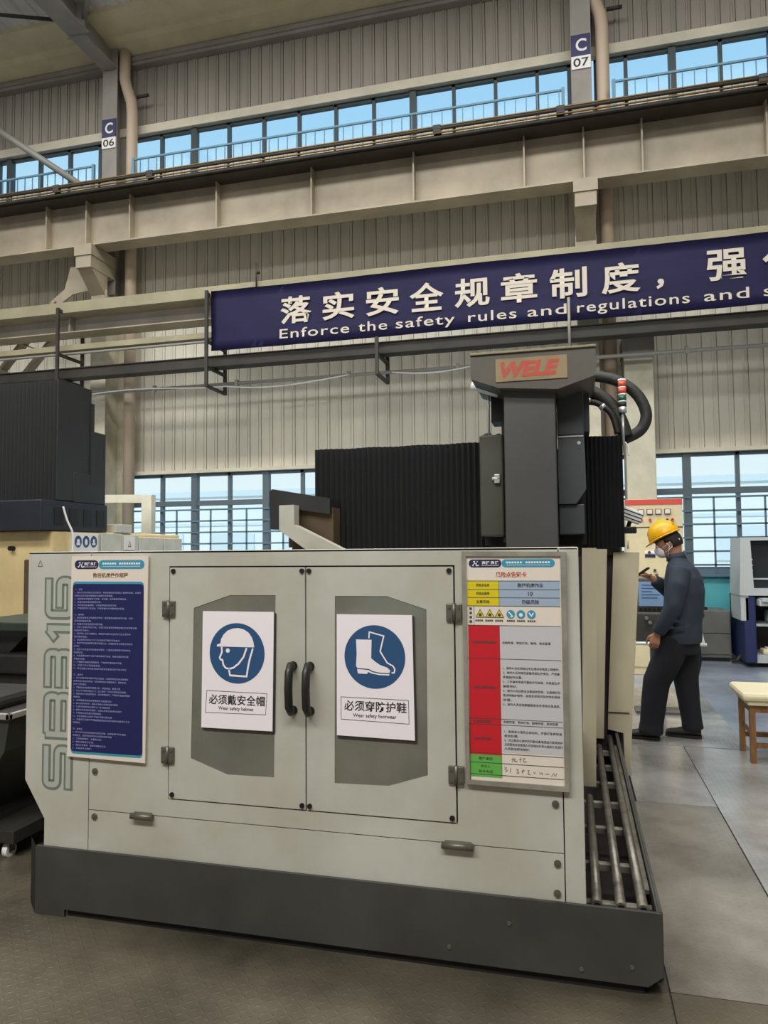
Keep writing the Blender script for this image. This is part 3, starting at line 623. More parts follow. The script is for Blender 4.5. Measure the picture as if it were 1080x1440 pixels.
mb = MB(); mb.cyl((.365, 5.3, 2.27), (.365, 5.3, 2.50), .010, 10); tw = part('tower_light', mb, 'silver', mm)
for z0, z1, m_ in ((2.50, 2.54, 'silver'), (2.54, 2.575, 'hose'), (2.575, 2.583, 'light_white'), (2.583, 2.625, 'lamp_green'), (2.625, 2.633, 'light_white'), (2.633, 2.675, 'lamp_red'), (2.675, 2.682, 'light_white'), (2.682, 2.725, 'lamp_red'), (2.725, 2.737, 'light_white')):
    mb = MB(); mb.cyl((.365, 5.3, z0), (.365, 5.3, z1), .027 if m_ != 'light_white' else .028, 16); part('lamp_band' if m_ in ('lamp_red', 'lamp_green') else 'lamp_ring', mb, m_, tw)
mb = MB(); R_ = Matrix.Translation((.43, 5.6, 1.79)) @ Matrix.Rotation(math.radians(22), 4, 'Y'); mb.box(-.07, .07, -.05, .05, -.045, .045, .01, R_); wl = part('camera_lamp', mb, 'light_white', mm)
mb = MB()
for k in range(3): mb.box(-.072, .072, -.052, .052, -.03+k*.025, -.022+k*.025, 0, R_)
part('lamp_fin', mb, 'steel_dark', wl)
mb = MB(); mb.box(.35, .46, 5.57, 5.63, 1.66, 1.71, .008); mb.cyl((.40, 5.6, 1.70), (.42, 5.6, 1.76), .015, 10); part('lamp_arm', mb, 'black', wl)
# SB316 lettering, reading upwards
def rnd(path, r=.09, n=5):
    o = [path[0]]
    for i in range(1, len(path)-1):
        a, p, c = [Vector(q) for q in path[i-1:i+2]]
        rr = min(r, (a-p).length/2, (c-p).length/2); p0 = p+(a-p).normalized()*rr; p1 = p+(c-p).normalized()*rr
        for k in range(n+1): t = k/n; o.append(tuple((1-t)**2*p0+2*t*(1-t)*p+t*t*p1))
    return o+[path[-1]]
LET = [(.529, .720, [[(1, .9), (.1, .9), (.1, .5), (.9, .5), (.9, .1), (0, .1)]]),
       (.751, .940, [[(.07, .1), (.93, .1), (.93, .5), (.6, .5)], [(.6, .5), (.93, .5), (.93, .9), (.07, .9)], [(.07, .02), (.07, .98)], [(.07, .5), (.7, .5)]]),
       (.962, 1.128, [[(0, .9), (.92, .9), (.92, .5), (0, .5)], [(0, .5), (.92, .5), (.92, .1), (0, .1)]]),
       (1.156, 1.249, [[(.72, .0), (.72, .97)], [(.70, .92), (.18, .60)]]),
       (1.265, 1.445, [[(1, .9), (.1, .9), (.1, .1), (.92, .1), (.92, .5), (.24, .5)]])]
m1, m2 = MB(), MB()
for z0, z1, paths in LET:
    for ip, pth in enumerate(paths):
        q = [(-2.115-.14*v, z0+(z1-z0)*u) for u, v in pth]; q = rnd(q, .022)
        m1.ribbon(q, .045, F-.0010-.0002*ip)
        d0 = (Vector(q[1])-Vector(q[0])).normalized(); d1 = (Vector(q[-1])-Vector(q[-2])).normalized()
        q2 = [tuple(Vector(q[0])+d0*.008)]+q[1:-1]+[tuple(Vector(q[-1])-d1*.008)]
        m2.ribbon(q2, .024, F-.0022-.0002*ip)
part('model_lettering', m1, 'sb_dark', mm); part('model_lettering_fill', m2, 'sb_light', mm)
mb = MB(); mb.ribbon([(-2.30, 1.495), (-2.288, 1.52), (-2.276, 1.495)], .004, F-.0012, closed=True); part('warning_mark', mb, 'sb_dark', mm)

# ------------------------------------------------------------------ posters on the doors
def poster(label, c4, name='safety_sign'):
    x = sum(p[0] for p in c4)/4; z = min(p[1] for p in c4); t = thing(name, label, 'sign', (x, F-.006, z))
    mb = MB(); mb.plate(c4, [], F-.012, F-.0055); part('sheet', mb, 'sign_white', t); return t
PY = F-.0128; PY2 = F-.0136; PY3 = F-.0144
ps = poster('white sign on left door, blue circle with head in safety helmet', [(-1.484, 1.307), (-1.168, 1.307), (-1.175, .833), (-1.489, .833)])
mb = MB(); mb.plate([(-1.168, 1.306), (-1.160, 1.30), (-1.166, .826), (-1.484, .826), (-1.487, .833), (-1.175, .833)], [], F-.009, F-.005); part('dark_edge', mb, 'steel_dark', ps)  # dark strip along the sheet's right and lower edges
def hm(px, py): return (-1.330+(px-862)/98*.122, 1.1385-(py-455)/110*.122)
mb = MB(); mb.disc(-1.330, 1.1385, .122, PY, PY, n=48); part('blue_disc', mb, 'sign_blue', ps)
mb = MB(); mb.plate([hm(*p) for p in ((790, 432), (792, 424), (803, 421), (806, 404), (815, 387), (829, 373), (848, 365), (868, 363), (888, 368), (904, 379), (915, 395), (921, 412), (924, 432))], [], PY2, PY2)
mb.ribbon([hm(*p) for p in ((808, 433), (809, 452), (801, 472), (804, 479), (811, 481), (814, 498), (822, 509), (834, 513), (850, 508), (868, 493), (886, 468), (897, 435))], .0075, PY2)
mb.ribbon([hm(*p) for p in ((834, 513), (838, 536), (897, 538), (902, 505), (908, 475), (919, 436))], .0075, PY2)
mb.disc(*hm(830, 446), .009, PY2, PY2, n=16); part('helmet_pictogram', mb, 'sign_white', ps)
mb = MB(); mb.ribbon([(-1.464, .984), (-1.198, .981), (-1.204, .897), (-1.470, .895)], .0018, PY, closed=True)
mb.text('必须戴安全帽', -1.455, -1.207, .9500, PY, bold=.012, res=3); mb.text('Wear safety helmet', -1.412, -1.257, .9135, PY, bold=.008, res=3); part('lettering', mb, 'black', ps)
ps = poster('white sign on right door, blue circle with safety boot', [(-.902, 1.302), (-.599, 1.302), (-.593, .829), (-.904, .833)])
mb = MB(); mb.plate([(-.599, 1.301), (-.592, 1.295), (-.586, .822), (-.90, .825), (-.903, .833), (-.593, .829)], [], F-.009, F-.005); part('dark_edge', mb, 'steel_dark', ps)  # same dark strip right of and below this sheet
def bt(px, py): return (-.749+(px-571)/165*.122, 1.140-(py-244)/175*.122)
mb = MB(); mb.disc(-.749, 1.140, .122, PY, PY, n=48); part('blue_disc', mb, 'sign_blue', ps)
mb = MB(); mb.plate([bt(*p) for p in ((471, 150), (556, 150), (553, 252), (575, 270), (600, 287), (640, 301), (655, 316), (651, 330), (600, 330), (560, 322), (540, 311), (478, 308), (470, 298), (474, 230))], [], PY2, PY2)
mb.plate([bt(*p) for p in ((476, 314), (538, 317), (558, 328), (600, 336), (651, 336), (649, 344), (596, 343), (556, 336), (536, 328), (530, 339), (480, 338))], [], PY2, PY2)
mb.ribbon([bt(*p) for p in ((541, 142), (544, 107), (622, 128), (602, 212), (618, 240), (640, 275), (670, 291), (680, 308), (676, 328), (662, 328))], .0055, PY2); part('boot_pictogram', mb, 'sign_white', ps)
mb = MB(); mb.ribbon([(-.886, .982), (-.616, .979), (-.615, .890), (-.886, .896)], .0018, PY, closed=True)
mb.text('必须穿防护鞋', -.873, -.624, .9500, PY, bold=.012, res=3); mb.text('Wear safety footwear', -.838, -.664, .9120, PY, bold=.008, res=3)
part('lettering', mb, 'black', ps)
BODY1 = ['一、总则', '1、操作人员必须经过专业培训，考核合格后方可持证上岗操作设备，并遵守', '本岗位的安全操作规程和设备维护保养制度。', '2、操作前必须穿戴好工作服、安全帽、防护鞋等劳保用品。', '3、检查设备各部位是否正常。', '4、开机前应检查润滑、冷却系统油位是否正常。', '5、严禁超负荷使用设备，严禁非操作人员操作机床设备。', '',
 '二、操作前', '1、检查机床各防护装置是否完好，各按钮开关是否灵敏可靠，如有', '异常及时报告处理。', '2、检查工件装夹是否牢固可靠。', '3、按照工艺要求选择刀具，检查刀具安装是否牢固并确认刀补参数正确', '无误后方可运行。', '4、程序输入后应仔细核对，模拟运行确认无误后方可加工零件并',  '进行首件检验。', '5、机床预热时间不少于十五分钟方可进行正常加工。', '6、检查气压油压是否在规定范围之内，各轴回参考点是否正常到位',  '方可。', '7、检查工作台面及导轨面是否清洁，工量具应摆放整齐有序到位', '不得乱放。', '8、认真查看交接班记录了解设备运行状况，发现问题及时处理', '并做好记录。', '9、严禁戴手套操作旋转部位，严禁用手清除铁屑杂物。', '10、吊装工件必须检查吊具。', '11、各项准备工作完成之后方可启动设备进行生产加工作业', '',
 '三、操作中', '1、加工过程中操作者不得离开岗位，应随时观察机床运转情况', '发现异常立即停机检查，排除故障后方可继续运行，确保安全', '生产正常进行。', '2、严禁在机床运转时测量工件、变换转速、更换刀具', '3、加工中严禁打开防护门，防止铁屑飞出伤人事故发生现象', '4、铣削时应注意排屑情况，及时清理铁屑，严禁用手直接清理或', '用嘴吹。', '5、不得随意修改机床参数和安全装置设定。', '6、换刀时必须停机，确认主轴停止转动后进行操作', '7、使用冷却液时应注意防止飞溅地面湿滑', '8、装卸工件时应停机操作，注意人员配合保持安全距离', '9、严禁两人同时操作控制面板。', '10、发生故障应立即按下急停按钮切断电源', '11、设备运行过程中严禁触摸旋转部位和移动部件以及加工工件', '并挂牌。', '',
 '四、操作后', '1、加工完毕后应将各轴移至安全位置，关闭电源开关并清理', '机床铁屑，擦拭导轨面并加注润滑油保养设备', '2、工件摆放整齐，工量具归位。', '3、做好设备运行记录。', '4、清扫工作场地，保持环境整洁卫生', '5、认真填写交接班。']
bb = thing('operating_rules_board', 'tall navy rules board with tiny white text beside the SB316 lettering', 'notice board', (-1.93, F-.006, .675))
mb = MB(); mb.plate([(-2.116, 1.538), (-1.740, 1.537), (-1.747, .672), (-2.126, .678)], [], F-.014, F-.0055); part('board', mb, 'paper', bb)
BY = F-.0148
mb = MB(); mb.rrect(-2.108, -1.759, .692, 1.428, .016, BY, BY); part('edge_panel', mb, 'teal_pill', bb)
mb = MB(); mb.rrect(-2.108, -1.759, .702, 1.418, .016, BY-.0005, BY-.0005); part('navy_panel', mb, 'navy', bb)
def header(t, x0, xm, x1, z0, z1, y):
    mb = MB(); mb.rrect(x0, xm, z0, z1, (z1-z0)*.48, y, y); part('dark_badge', mb, 'dark_pill', t)
    mb = MB(); mb.rrect(xm+.001, x1, z0, z1, (z1-z0)*.48, y, y); part('teal_badge', mb, 'teal_pill', t)
    h = z1-z0; zc = (z0+z1)/2; mb = MB(); xa = x0+h*.55
    mb.ribbon([(xa, zc+h*.2), (xa+h*.2, zc+h*.28), (xa+h*.12, zc-h*.05), (xa-h*.02, zc-h*.28), (xa-h*.12, zc-h*.2)], h*.1, y-.0006)
    mb.ribbon([(xa+h*.1, zc), (xa+h*.4, zc+h*.02), (xa+h*.58, zc+h*.28)], h*.09, y-.0006); mb.ribbon([(xa+h*.5, zc+h*.28), (xa+h*.36, zc-h*.2), (xa+h*.5, zc-h*.3), (xa+h*.72, zc-h*.2)], h*.11, y-.0006)
    L = xm-x0
    for k in range(4):          # four blurred characters
        xk = x0+L*(.40+.135*k); mb.text('海隆海建'[k], xk, xk+L*.115, zc+h*.08, y-.0006, bold=.03, height=h*.42)
    for k in range(11): mb.box(x0+L*(.40+.048*k), x0+L*(.435+.048*k), y-.0006, y-.0004, zc-h*.28, zc-h*.22)
    L2 = x1-xm
    for k in range(16):
        if k != 6: mb.box(xm+L2*(.09+.052*k), xm+L2*(.128+.052*k), y-.0006, y-.0004, zc+h*.0, zc+h*.22)
    for k in range(22): mb.box(xm+L2*(.10+.037*k), xm+L2*(.128+.037*k), y-.0006, y-.0004, zc-h*.24, zc-h*.18)
    part('badge_lettering', mb, 'white', t)
header(bb, -2.100, -1.981, -1.757, 1.482, 1.520, BY)
mb = MB(); mb.text('数控机床操作规程', -2.008, -1.836, 1.455, BY, bold=.02, height=.021, res=2); part('title', mb, 'brown_letter', bb)
mb = MB(); nl = len(BODY1)
for i, s_ in enumerate(BODY1):
    if not s_: continue
    z = 1.394-(1.394-.716)*i/(nl-1); w = min(.332, len(s_)*.0096)
    mb.text(s_, -2.098, -2.098+w, z, BY-.0012, bold=.012, height=.0082, res=1)
part('rules_text', mb, 'pale_letter', bb)
# risk card in an aluminium frame
rc = thing('risk_notice_card', 'aluminium framed risk card with yellow, red and green columns on cream panel', 'notice board', (-.21, F-.006, .682))
q0 = [(-.404, 1.545), (-.022, 1.540), (-.026, .680), (-.400, .684)]
mb = MB(); mb.plate(q0, [[(-.388, 1.527), (-.042, 1.525), (-.044, .699), (-.384, .700)]], F-.02, F-.002); part('frame', mb, 'alu', rc)
mb = MB(); mb.plate([(-.390, 1.528), (-.040, 1.526), (-.042, .697), (-.382, .698)], [], F-.012, F-.003); part('paper_sheet', mb, 'paper', rc)
CY = F-.0125; a0, am, a1 = -.3855, -.267, -.046
def cell(name, x0, x1, z0, z1, m_): mb = MB(); mb.plate([(x0, z0), (x1, z0), (x1, z1), (x0, z1)], [], CY, CY); part(name, mb, m_, rc)
header(rc, -.378, -.256, -.062, 1.484, 1.514, CY)
cell('yellow_column', a0, am, 1.341, 1.434, 'label_yellow'); cell('blue_column', am, a1, 1.341, 1.434, 'label_blue')
cell('red_column', a0+.002, am, .793, 1.269, 'red'); cell('grey_column', am+.003, a1, .806, 1.270, 'paper_grey'); cell('green_column', a0+.002, am, .712, .793, 'green')
mb = MB()
for z in (1.434, 1.402, 1.372, 1.341, 1.269, 1.146, .926, .905, .800, .765, .722): mb.box(a0, a1, CY-.0009, CY-.0007, z-.0008, z+.0008)
mb.box(am-.0006, am+.0006, CY-.0009, CY-.0007, .715, 1.269); mb.box(am-.0006, am+.0006, CY-.0009, CY-.0007, 1.341, 1.434); mb.box(-.362, -.3608, CY-.0009, CY-.0007, 1.269, 1.341); part('table_lines', mb, 'grey_letter', rc)
mb = MB(); mb.text('风险点告知卡', -.278, -.165, 1.457, CY, bold=.02, height=.022); part('title', mb, 'red_letter', rc)
mb = MB(); TY = CY-.0011
for z, a, c in ((1.418, '风险点名称', '数控机床作业'), (1.387, '风险点编号', '10'), (1.3565, '主要风险', '四级风险')):
    mb.text(a, -.352, -.302, z, TY, bold=.015, height=.0115); w = .0155*len(c) if c != '10' else .017; mb.text(c, -.152-w/2, -.152+w/2, z, TY, bold=.018, height=.0155)
for z, s_ in ((1.207, '主要危险因素描述'), (1.040, '主要防范控制措施'), (.9155, '可能造成后果'), (.852, '应急处置措施')): mb.text(s_, -.368, -.368+.0108*len(s_), z, TY, bold=.012, height=.0105)
mb.text('责任单位', -.352, -.300, .780, TY, bold=.012, height=.0105); mb.text('责任人', -.345, -.308, .752, TY, height=.010); mb.text('联系电话', -.352, -.300, .733, TY, height=.010)
def lines(zs, ss, x0, w):
    for z, s_ in zip(zs, ss): mb.text(s_, x0, x0+min(w, .0103*len(s_)), z, TY, bold=.01, height=.0098, res=1)
lines([1.206], ['机械伤害、物体打击、触电、高处坠落'], -.258, .175)
lines([1.113-.0165*i for i in range(9)], ['1、操作人员必须经过专业培训合格后上岗操作。', '2、操作人员按规定穿戴劳保防护用品，严禁戴', '手套操作设备。', '3、工件装夹牢固可靠后方可启动，并检查防护', '装置完好。', '4、操作人员应熟悉设备结构性能，认真做好日', '常点检维护保养，发现异常情况及时停机报告', '处理。', '5、操作人员应定期接受安全教育和应急演练。'], -.258, .205)
lines([.917], ['机械伤害、物体打击、触电伤害、高处坠落'], -.258, .195)
lines([.882-.0155*i for i in range(5)], ['1、发现有人受伤立即停机，并拨打急救电话', '报告处理。', '2、应立即停止操作并切断设备电源进行现场救护', '立即报告安全管理人员及相关负责人组织人员进行', '人员救治现场保护。'], -.256, .208)
part('table_text', mb, 'grey_letter', rc)
mb = MB()
for x in (-.338, -.302, -.267):
    t_ = [(x-.016, 1.299), (x+.016, 1.299), (x, 1.328)]; mb.ribbon(t_, .0028, TY, closed=True); mb.disc(x, 1.308, .006, TY, TY, n=10)
for x in (-.342, -.305, -.268, -.225, -.188, -.150):
    for k in range(4): mb.box(x-.014+k*.0075, x-.0085+k*.0075, TY-.0002, TY, 1.284, 1.290)
for k in range(4): mb.box(-.378, -.369, TY-.0002, TY, 1.278+k*.016, 1.287+k*.016)
part('warning_icons', mb, 'grey_letter', rc)
mb = MB()
for x in (-.338, -.302, -.267): mb.plate([(x-.014, 1.3), (x+.014, 1.3), (x, 1.3255)], [], CY-.0006, CY-.0006)
part('warning_fill', mb, 'label_yellow', rc)
mb = MB()
for x in (-.225, -.188, -.150): mb.disc(x, 1.311, .0155, TY, TY, n=20)
part('mandatory_icons', mb, 'teal_pill', rc)
mb = MB(); mb.ribbon([(-.212-.02, 1.311+.008), (-.236+.018, 1.303), (-.226, 1.301)], .005, TY-.0006); mb.disc(-.188, 1.309, .007, TY-.0006, TY-.0006, n=12); mb.ribbon([(-.158, 1.317), (-.150, 1.305), (-.142, 1.317)], .005, TY-.0006); part('icon_marks', mb, 'white', rc)
mb = MB()
def scr(x, z, ps): mb.ribbon([(x+a*.001, z+c*.001) for a, c in ps], .0016, TY)
scr(-.232, .782, [(0, 0), (12, 3)]); scr(-.226, .782, [(0, 8), (-1, -9), (-4, -6)]); scr(-.222, .78, [(4, 6), (1, -3), (10, -5), (11, -1)])
scr(-.204, .782, [(0, 2), (10, 5)]); scr(-.199, .782, [(1, 9), (0, -9)]); scr(-.190, .782, [(0, 6), (8, 7), (1, 0), (2, -6), (14, -5)])
for k, ps_ in enumerate(([(0, 6), (8, 8), (2, 0), (12, -2), (3, -8)], [(2, 9), (0, -8)], [(0, 6), (9, 7), (4, 1), (10, 0), (2, -8), (12, -7)], [(4, 9), (3, -9), (0, 2), (10, 4)], [(0, 6), (6, 6), (0, -6), (10, -8)], [(0, 4), (3, -4), (6, 4)], [(0, 5), (3, -4), (6, 5), (9, -4), (12, 5)], [(0, 0), (14, 1)], [(0, -6), (8, 6), (12, -4), (20, 6)])):
    scr(-.258+k*.021, .744-k*.001, ps_)
part('handwriting', mb, 'grey_letter', rc)

# ------------------------------------------------------------------ second machine on the left
lm = thing('milling_machine', 'beige gantry machine at far left with tall black bellows', 'milling machine', (-5, 6, 0))
LX = -4.43
mb = MB(); mb.box(-6.8, LX, 5.45, 7.6, .0, 1.755, .02); part('body', mb, 'left_cream', lm)
mb = MB(); mb.box(-6.8, LX+.01, 5.30, 6.22, 1.757, 2.02, .01); bs = part('bellows_base', mb, 'slate', lm)
for y0, y1 in ((5.46, 5.57), (5.66, 5.78), (5.86, 5.98), (6.05, 6.17)):
    mb = MB(); mb.box(LX+.005, LX+.014, y0, y1, 1.80, 1.96); part('slot', mb, 'black', bs)
def bellows_y(x0, x1, y0, y1, z0, z1, parent):
    n = 104; b = bmesh.new(); pv = None
    for i in range(n+1):
        x = x0+(x1-x0)*i/n; d = .02 if i % 2 else 0
        ring = [b.verts.new(p) for p in ((x, y0+d, z0), (x, y0+d, z1), (x, y1, z1), (x, y1, z0))]
        if pv:
            for k in range(4): b.faces.new((pv[k], ring[k], ring[(k+1) % 4], pv[(k+1) % 4]))
        else: b.faces.new(ring)
        pv = ring
    b.faces.new(pv[::-1]); bmesh.ops.recalc_face_normals(b, faces=b.faces[:]); m = MB(); m.add(b); return part('bellows', m, 'bellows', parent)
bellows_y(-6.6, LX-.01, 5.5, 5.97, 2.02, 3.11, lm)
mb = MB(); mb.box(LX-.012, LX, 5.5, 5.97, 2.03, 3.115, .003); part('end_plate', mb, 'dark_plate', lm)
mb = MB(); mb.box(LX-.1, LX+.01, 5.72, 6.0, 2.02, 2.30, .01); mb.box(LX-.02, LX+.012, 5.955, 6.0, 2.2, 2.98); part('end_bracket', mb, 'dark_plate', lm)
mb = MB(); mb.box(LX-1.0, LX, 6.0, 6.2, 2.02, 2.72, .01); part('crossbeam_end', mb, 'dark_plate', lm)
for i, (y0, y1, z1, x1) in enumerate(((5.68, 6.08, 1.74, .03), (6.1, 6.42, 1.745, .035), (6.44, 6.72, 1.735, .03), (6.74, 7.2, 1.715, .03), (7.22, 7.6, 1.71, .03))):
    mb = MB(); mb.box(LX-.05, LX+x1, y0, y1, 1.35, z1, .006); part('side_panel', mb, 'left_cream2', lm)
mb = MB(); mb.box(LX-.2, LX+.02, 6.35, 6.62, 1.755, 1.84, .005); part('side_box', mb, 'left_cream2', lm)
mb = MB(); mb.box(LX+.035, LX+.042, 6.46, 6.64, 1.58, 1.72); part('warning_plate', mb, 'white', lm)
st = thing('ppe_sticker', 'white sticker with three blue safety pictograms on the beige machine', 'sticker', (LX+.04, 5.87, 1.56))
mb = MB(); mb.box(LX+.031, LX+.036, 5.69, 6.04, 1.565, 1.735); part('sheet', mb, 'white', st)
mb = MB(); RY = Matrix.Translation((LX+.0375, 5.865, 1.655)) @ Matrix.Rotation(math.radians(90), 4, 'Z')
for k in (-1, 0, 1):
    mm_ = MB(); mm_.disc(k*.112, .004, .050, 0, 0, .055, 24); me_ = bpy.data.meshes.new('t'); mm_.bm.to_mesh(me_); mm_.bm.free(); mb.mesh(me_, RY)
part('blue_disc', mb, 'sign_blue', st)
mb = MB()
for k in (-1, 0, 1):
    mm_ = MB()
    if k == -1: mm_.disc(k*.112, .01, .022, 0, 0, .018, 16); mm_.box(k*.112-.026, k*.112+.026, -.0003, 0, -.03, -.006)
    elif k == 0: mm_.disc(0, .0, .02, 0, 0, .03, 16)
    else: mm_.disc(k*.112, .01, .014, 0, 0, .02, 16); mm_.box(k*.112-.024, k*.112+.024, -.0003, 0, -.028, -.008)
    me_ = bpy.data.meshes.new('t'); mm_.bm.to_mesh(me_); mm_.bm.free(); mb.mesh(me_, Matrix.Translation((.001, 0, 0)) @ RY)
part('pictogram', mb, 'white', st)
mb = MB(); mb.tube(arc([(LX+.03, 5.55, 1.97), (LX+.05, 5.58, 1.85), (LX+.08, 5.62, 1.72), (LX+.07, 5.63, 1.52)]), .009, 8); part('white_wire', mb, 'white', lm)
mb = MB(); mb.tri = None; mb.ribbon([(0, .03), (.05, .03), (.025, .085)], .008, 0, closed=True); me_ = bpy.data.meshes.new('t'); mb.bm.to_mesh(me_); mb.bm.free()
mb = MB(); mb.mesh(me_, Matrix.Translation((LX+.044, 6.52, 1.585)) @ Matrix.Rotation(math.radians(90), 4, 'Z')); part('warning_symbol', mb, 'black', lm)
mb = MB(); mb.cyl((-4.83, 5.4, 1.60), (-4.83, 5.45, 1.60), .022, 12); part('knob', mb, 'black', lm)
mb = MB(); mb.box(-4.66, -4.56, 5.38, 5.46, .95, 1.50, .01); part('handle_bar', mb, 'brown', lm)
mb = MB(); mb.box(-4.15, -3.3, 4.2, 4.9, 1.02, 1.085, .01); mb.box(-4.02, -3.45, 4.25, 4.85, .98, 1.02); tb = part('machine_table', mb, 'green_dark', lm)
mb = MB(); mb.plate([(-3.95, .98), (-3.70, .98), (-3.90, .80), (-4.15, .72)], [], 4.3, 4.8); part('table_support', mb, 'machinery_dark', lm)
mb = MB(); mb.box(-4.4, -3.3, 4.3, 5.45, .55, .72, .02); mb.box(-4.1, -3.4, 4.25, 5.0, .72, .86, .02); mb.cyl((-3.9, 4.2, .78), (-3.9, 4.27, .78), .03, 12); part('saddle', mb, 'machinery_dark', lm)
mb = MB(); mb.box(-4.6, -3.2, 4.4, 5.6, 0, .55, .02); part('pedestal', mb, 'machinery_dark', lm)
gf = thing('tube_frame', 'cream square tube frame standing behind the beige machine', 'frame', (-5.1, 8, 0))
mb = MB(); mb.bar((-6.6, 8.0, 2.26), (-5.03, 8.0, 2.22), .08, .1); part('top_bar', mb, 'left_cream2', gf)
mb = MB(); mb.box(-5.17, -5.03, 7.95, 8.05, 0, 2.27, .005); part('post', mb, 'left_cream2', gf)
mb = MB(); mb.box(-6.6, -6.5, 7.95, 8.05, 0, 2.27, .005); part('post', mb, 'left_cream2', gf)

# chip cart
cc = thing('chip_cart', 'dark hopper cart on white casters, left of the SB316 panel', 'cart', (-3.0, 3.4, 0))
mb = MB(); b = bmesh.new(); pr = [(-3.6, .72), (-2.77, .72), (-2.80, .55), (-3.06, .16), (-3.6, .16)]
mb.plate(pr, [], 3.12, 3.75); part('hopper', mb, 'cart', cc)
mb = MB(); mb.box(-3.62, -2.755, 3.10, 3.125, .715, .745, .004); mb.box(-3.62, -2.755, 3.745, 3.77, .715, .745, .004); mb.box(-2.78, -2.755, 3.1, 3.77, .715, .745, .004); part('rim', mb, 'steel_grey', cc)
mb = MB(); mb.box(-3.6, -2.78, 3.13, 3.74, .70, .724); mb.box(-3.5, -2.95, 3.2, 3.6, .72, .80, .03); part('shaded_chip_load', mb, 'machinery_dark', cc)  # dark plate stands for the shaded inside of the hopper, lump on top
mb = MB(); mb.box(-3.5, -2.76, 3.15, 3.7, .085, .15, .004); mb.box(-3.4, -2.95, 3.2, 3.6, .14, .18); part('chassis', mb, 'machinery_dark', cc)
for x, y in ((-2.83, 3.2), (-3.42, 3.2), (-2.83, 3.62), (-3.42, 3.62)):
    mb = MB(); mb.cyl((x-.015, y, .036), (x+.015, y, .036), .036, 18); w_ = part('caster', mb, 'white', cc)
    mb = MB(); mb.box(x-.02, x-.016, y-.02, y+.02, .03, .09); mb.box(x+.016, x+.02, y-.02, y+.02, .03, .09); part('caster_fork', mb, 'hinge', w_)

# ------------------------------------------------------------------ things in the right background
ec = thing('electrical_cabinet', 'cream electrical cabinet with red top stripe and four square gauges', 'cabinet', (1.0, 9.6, 0))
mb = MB(); mb.box(.655, 1.32, 9.5, 9.9, 0, 2.16, .008); part('body', mb, 'cab_cream', ec)
mb = MB(); mb.box(.655, 1.32, 9.492, 9.5, 2.09, 2.155); part('red_stripe', mb, 'red_stripe', ec)
mb = MB(); mb.box(.66, 1.315, 9.488, 9.5, .1, 1.80); part('door', mb, 'cab_cream', ec)
mb = MB(); mb.box(.655, 1.32, 9.494, 9.5, 1.80, 1.815); part('door_gap', mb, 'seam', ec)
for x in (.835, .940, 1.040, 1.145):
    mb = MB(); mb.box(x-.036, x+.036, 9.480, 9.5, 1.965, 2.035, .003); g_ = part('gauge', mb, 'grey_letter', ec)
    mb = MB(); mb.box(x-.028, x+.028, 9.477, 9.481, 1.975, 2.028); mb.bar((x-.01, 9.476, 1.978), (x+.02, 9.476, 2.0), .002, .003); part('gauge_face', mb, 'paper', g_)
for x, m_ in ((.84, 'lamp_red'), (.94, 'lamp_red'), (1.04, 'label_yellow'), (1.14, 'lamp_green'), (1.2, 'red')):
    mb = MB(); mb.cyl((x, 9.478, 1.90), (x, 9.5, 1.90), .017, 14); part('indicator', mb, m_, ec)
for x, z in ((.92, 1.50), (.98, 1.28), (.93, 1.22), (1.0, 1.22)):
    mb = MB(); mb.cyl((x, 9.465, z), (x, 9.49, z), .018, 12); part('knob', mb, 'brown', ec)
mb = MB(); mb.box(.87, .99, 9.478, 9.488, 1.44, 1.475); part('label_plate', mb, 'dark_pill', ec)
mb = MB(); mb.box(.87, .99, 9.479, 9.488, 1.485, 1.52); part('white_label', mb, 'white', ec)
for z in (1.6, .5): mb = MB(); mb.cyl((.672, 9.48, z-.05), (.672, 9.48, z+.05), .01, 8); part('hinge', mb, 'steel_grey', ec)

cs = thing('control_console', 'dark control console with lit screen on a white tubular stand', 'console', (.76, 7.4, 0))
mb = MB(); mb.box(.56, .98, 7.30, 7.6, .95, 1.265, .01); part('monitor_housing', mb, 'console', cs)
mb = MB(); mb.box(.60, .925, 7.292, 7.302, 1.005, 1.235); part('screen', mb, 'screen', cs)
mb = MB()
for k, w in enumerate((.12, .2, .09, .16, .14)): mb.box(.63, .63+w, 7.289, 7.292, 1.20-k*.03, 1.206-k*.03)
mb.box(.84, .90, 7.289, 7.292, 1.05, 1.19); part('screen_text', mb, 'sign_blue', cs)
mb = MB()
for k in range(8): mb.box(.605+k*.04, .632+k*.04, 7.29, 7.302, .965, .985)
part('soft_keys', mb, 'black', cs)
mb = MB(); mb.box(.55, 1.02, 7.22, 7.55, .66, .95, .015); part('key_panel', mb, 'console', cs)
for x, z in ((.66, .90), (.69, .86), (.74, .80), (.68, .72), (.74, .72), (.82, .88), (.9, .82)):
    mb = MB(); mb.cyl((x, 7.195, z), (x, 7.22, z), .016, 12); part('knob', mb, 'silver', cs)
mb = MB(); mb.box(.70, .82, 7.3, 7.42, .02, .66); mb.box(.55, 1.0, 7.25, 7.5, .006, .03); part('pedestal', mb, 'gray_cab', cs)
mb = MB(); mb.tube([(.505, 7.0, .69), (1.14, 7.0, .69)], .016, 10); part('white_bar', mb, 'light_white', cs)
for xa, xb in ((.50, .53), (1.09, 1.115)):
    mb = MB(); mb.tube([(xa, 7.2, .95), (xb, 7.0, .69)], .014, 10); part('white_strut', mb, 'light_white', cs)
mb = MB(); mb.tube(arc([(1.08, 7.0, .69), (1.09, 7.02, .55), (1.07, 7.05, .42), (1.04, 7.1, .25), (1.0, 7.2, .02)]), .008, 8); part('cable', mb, 'black', cs)

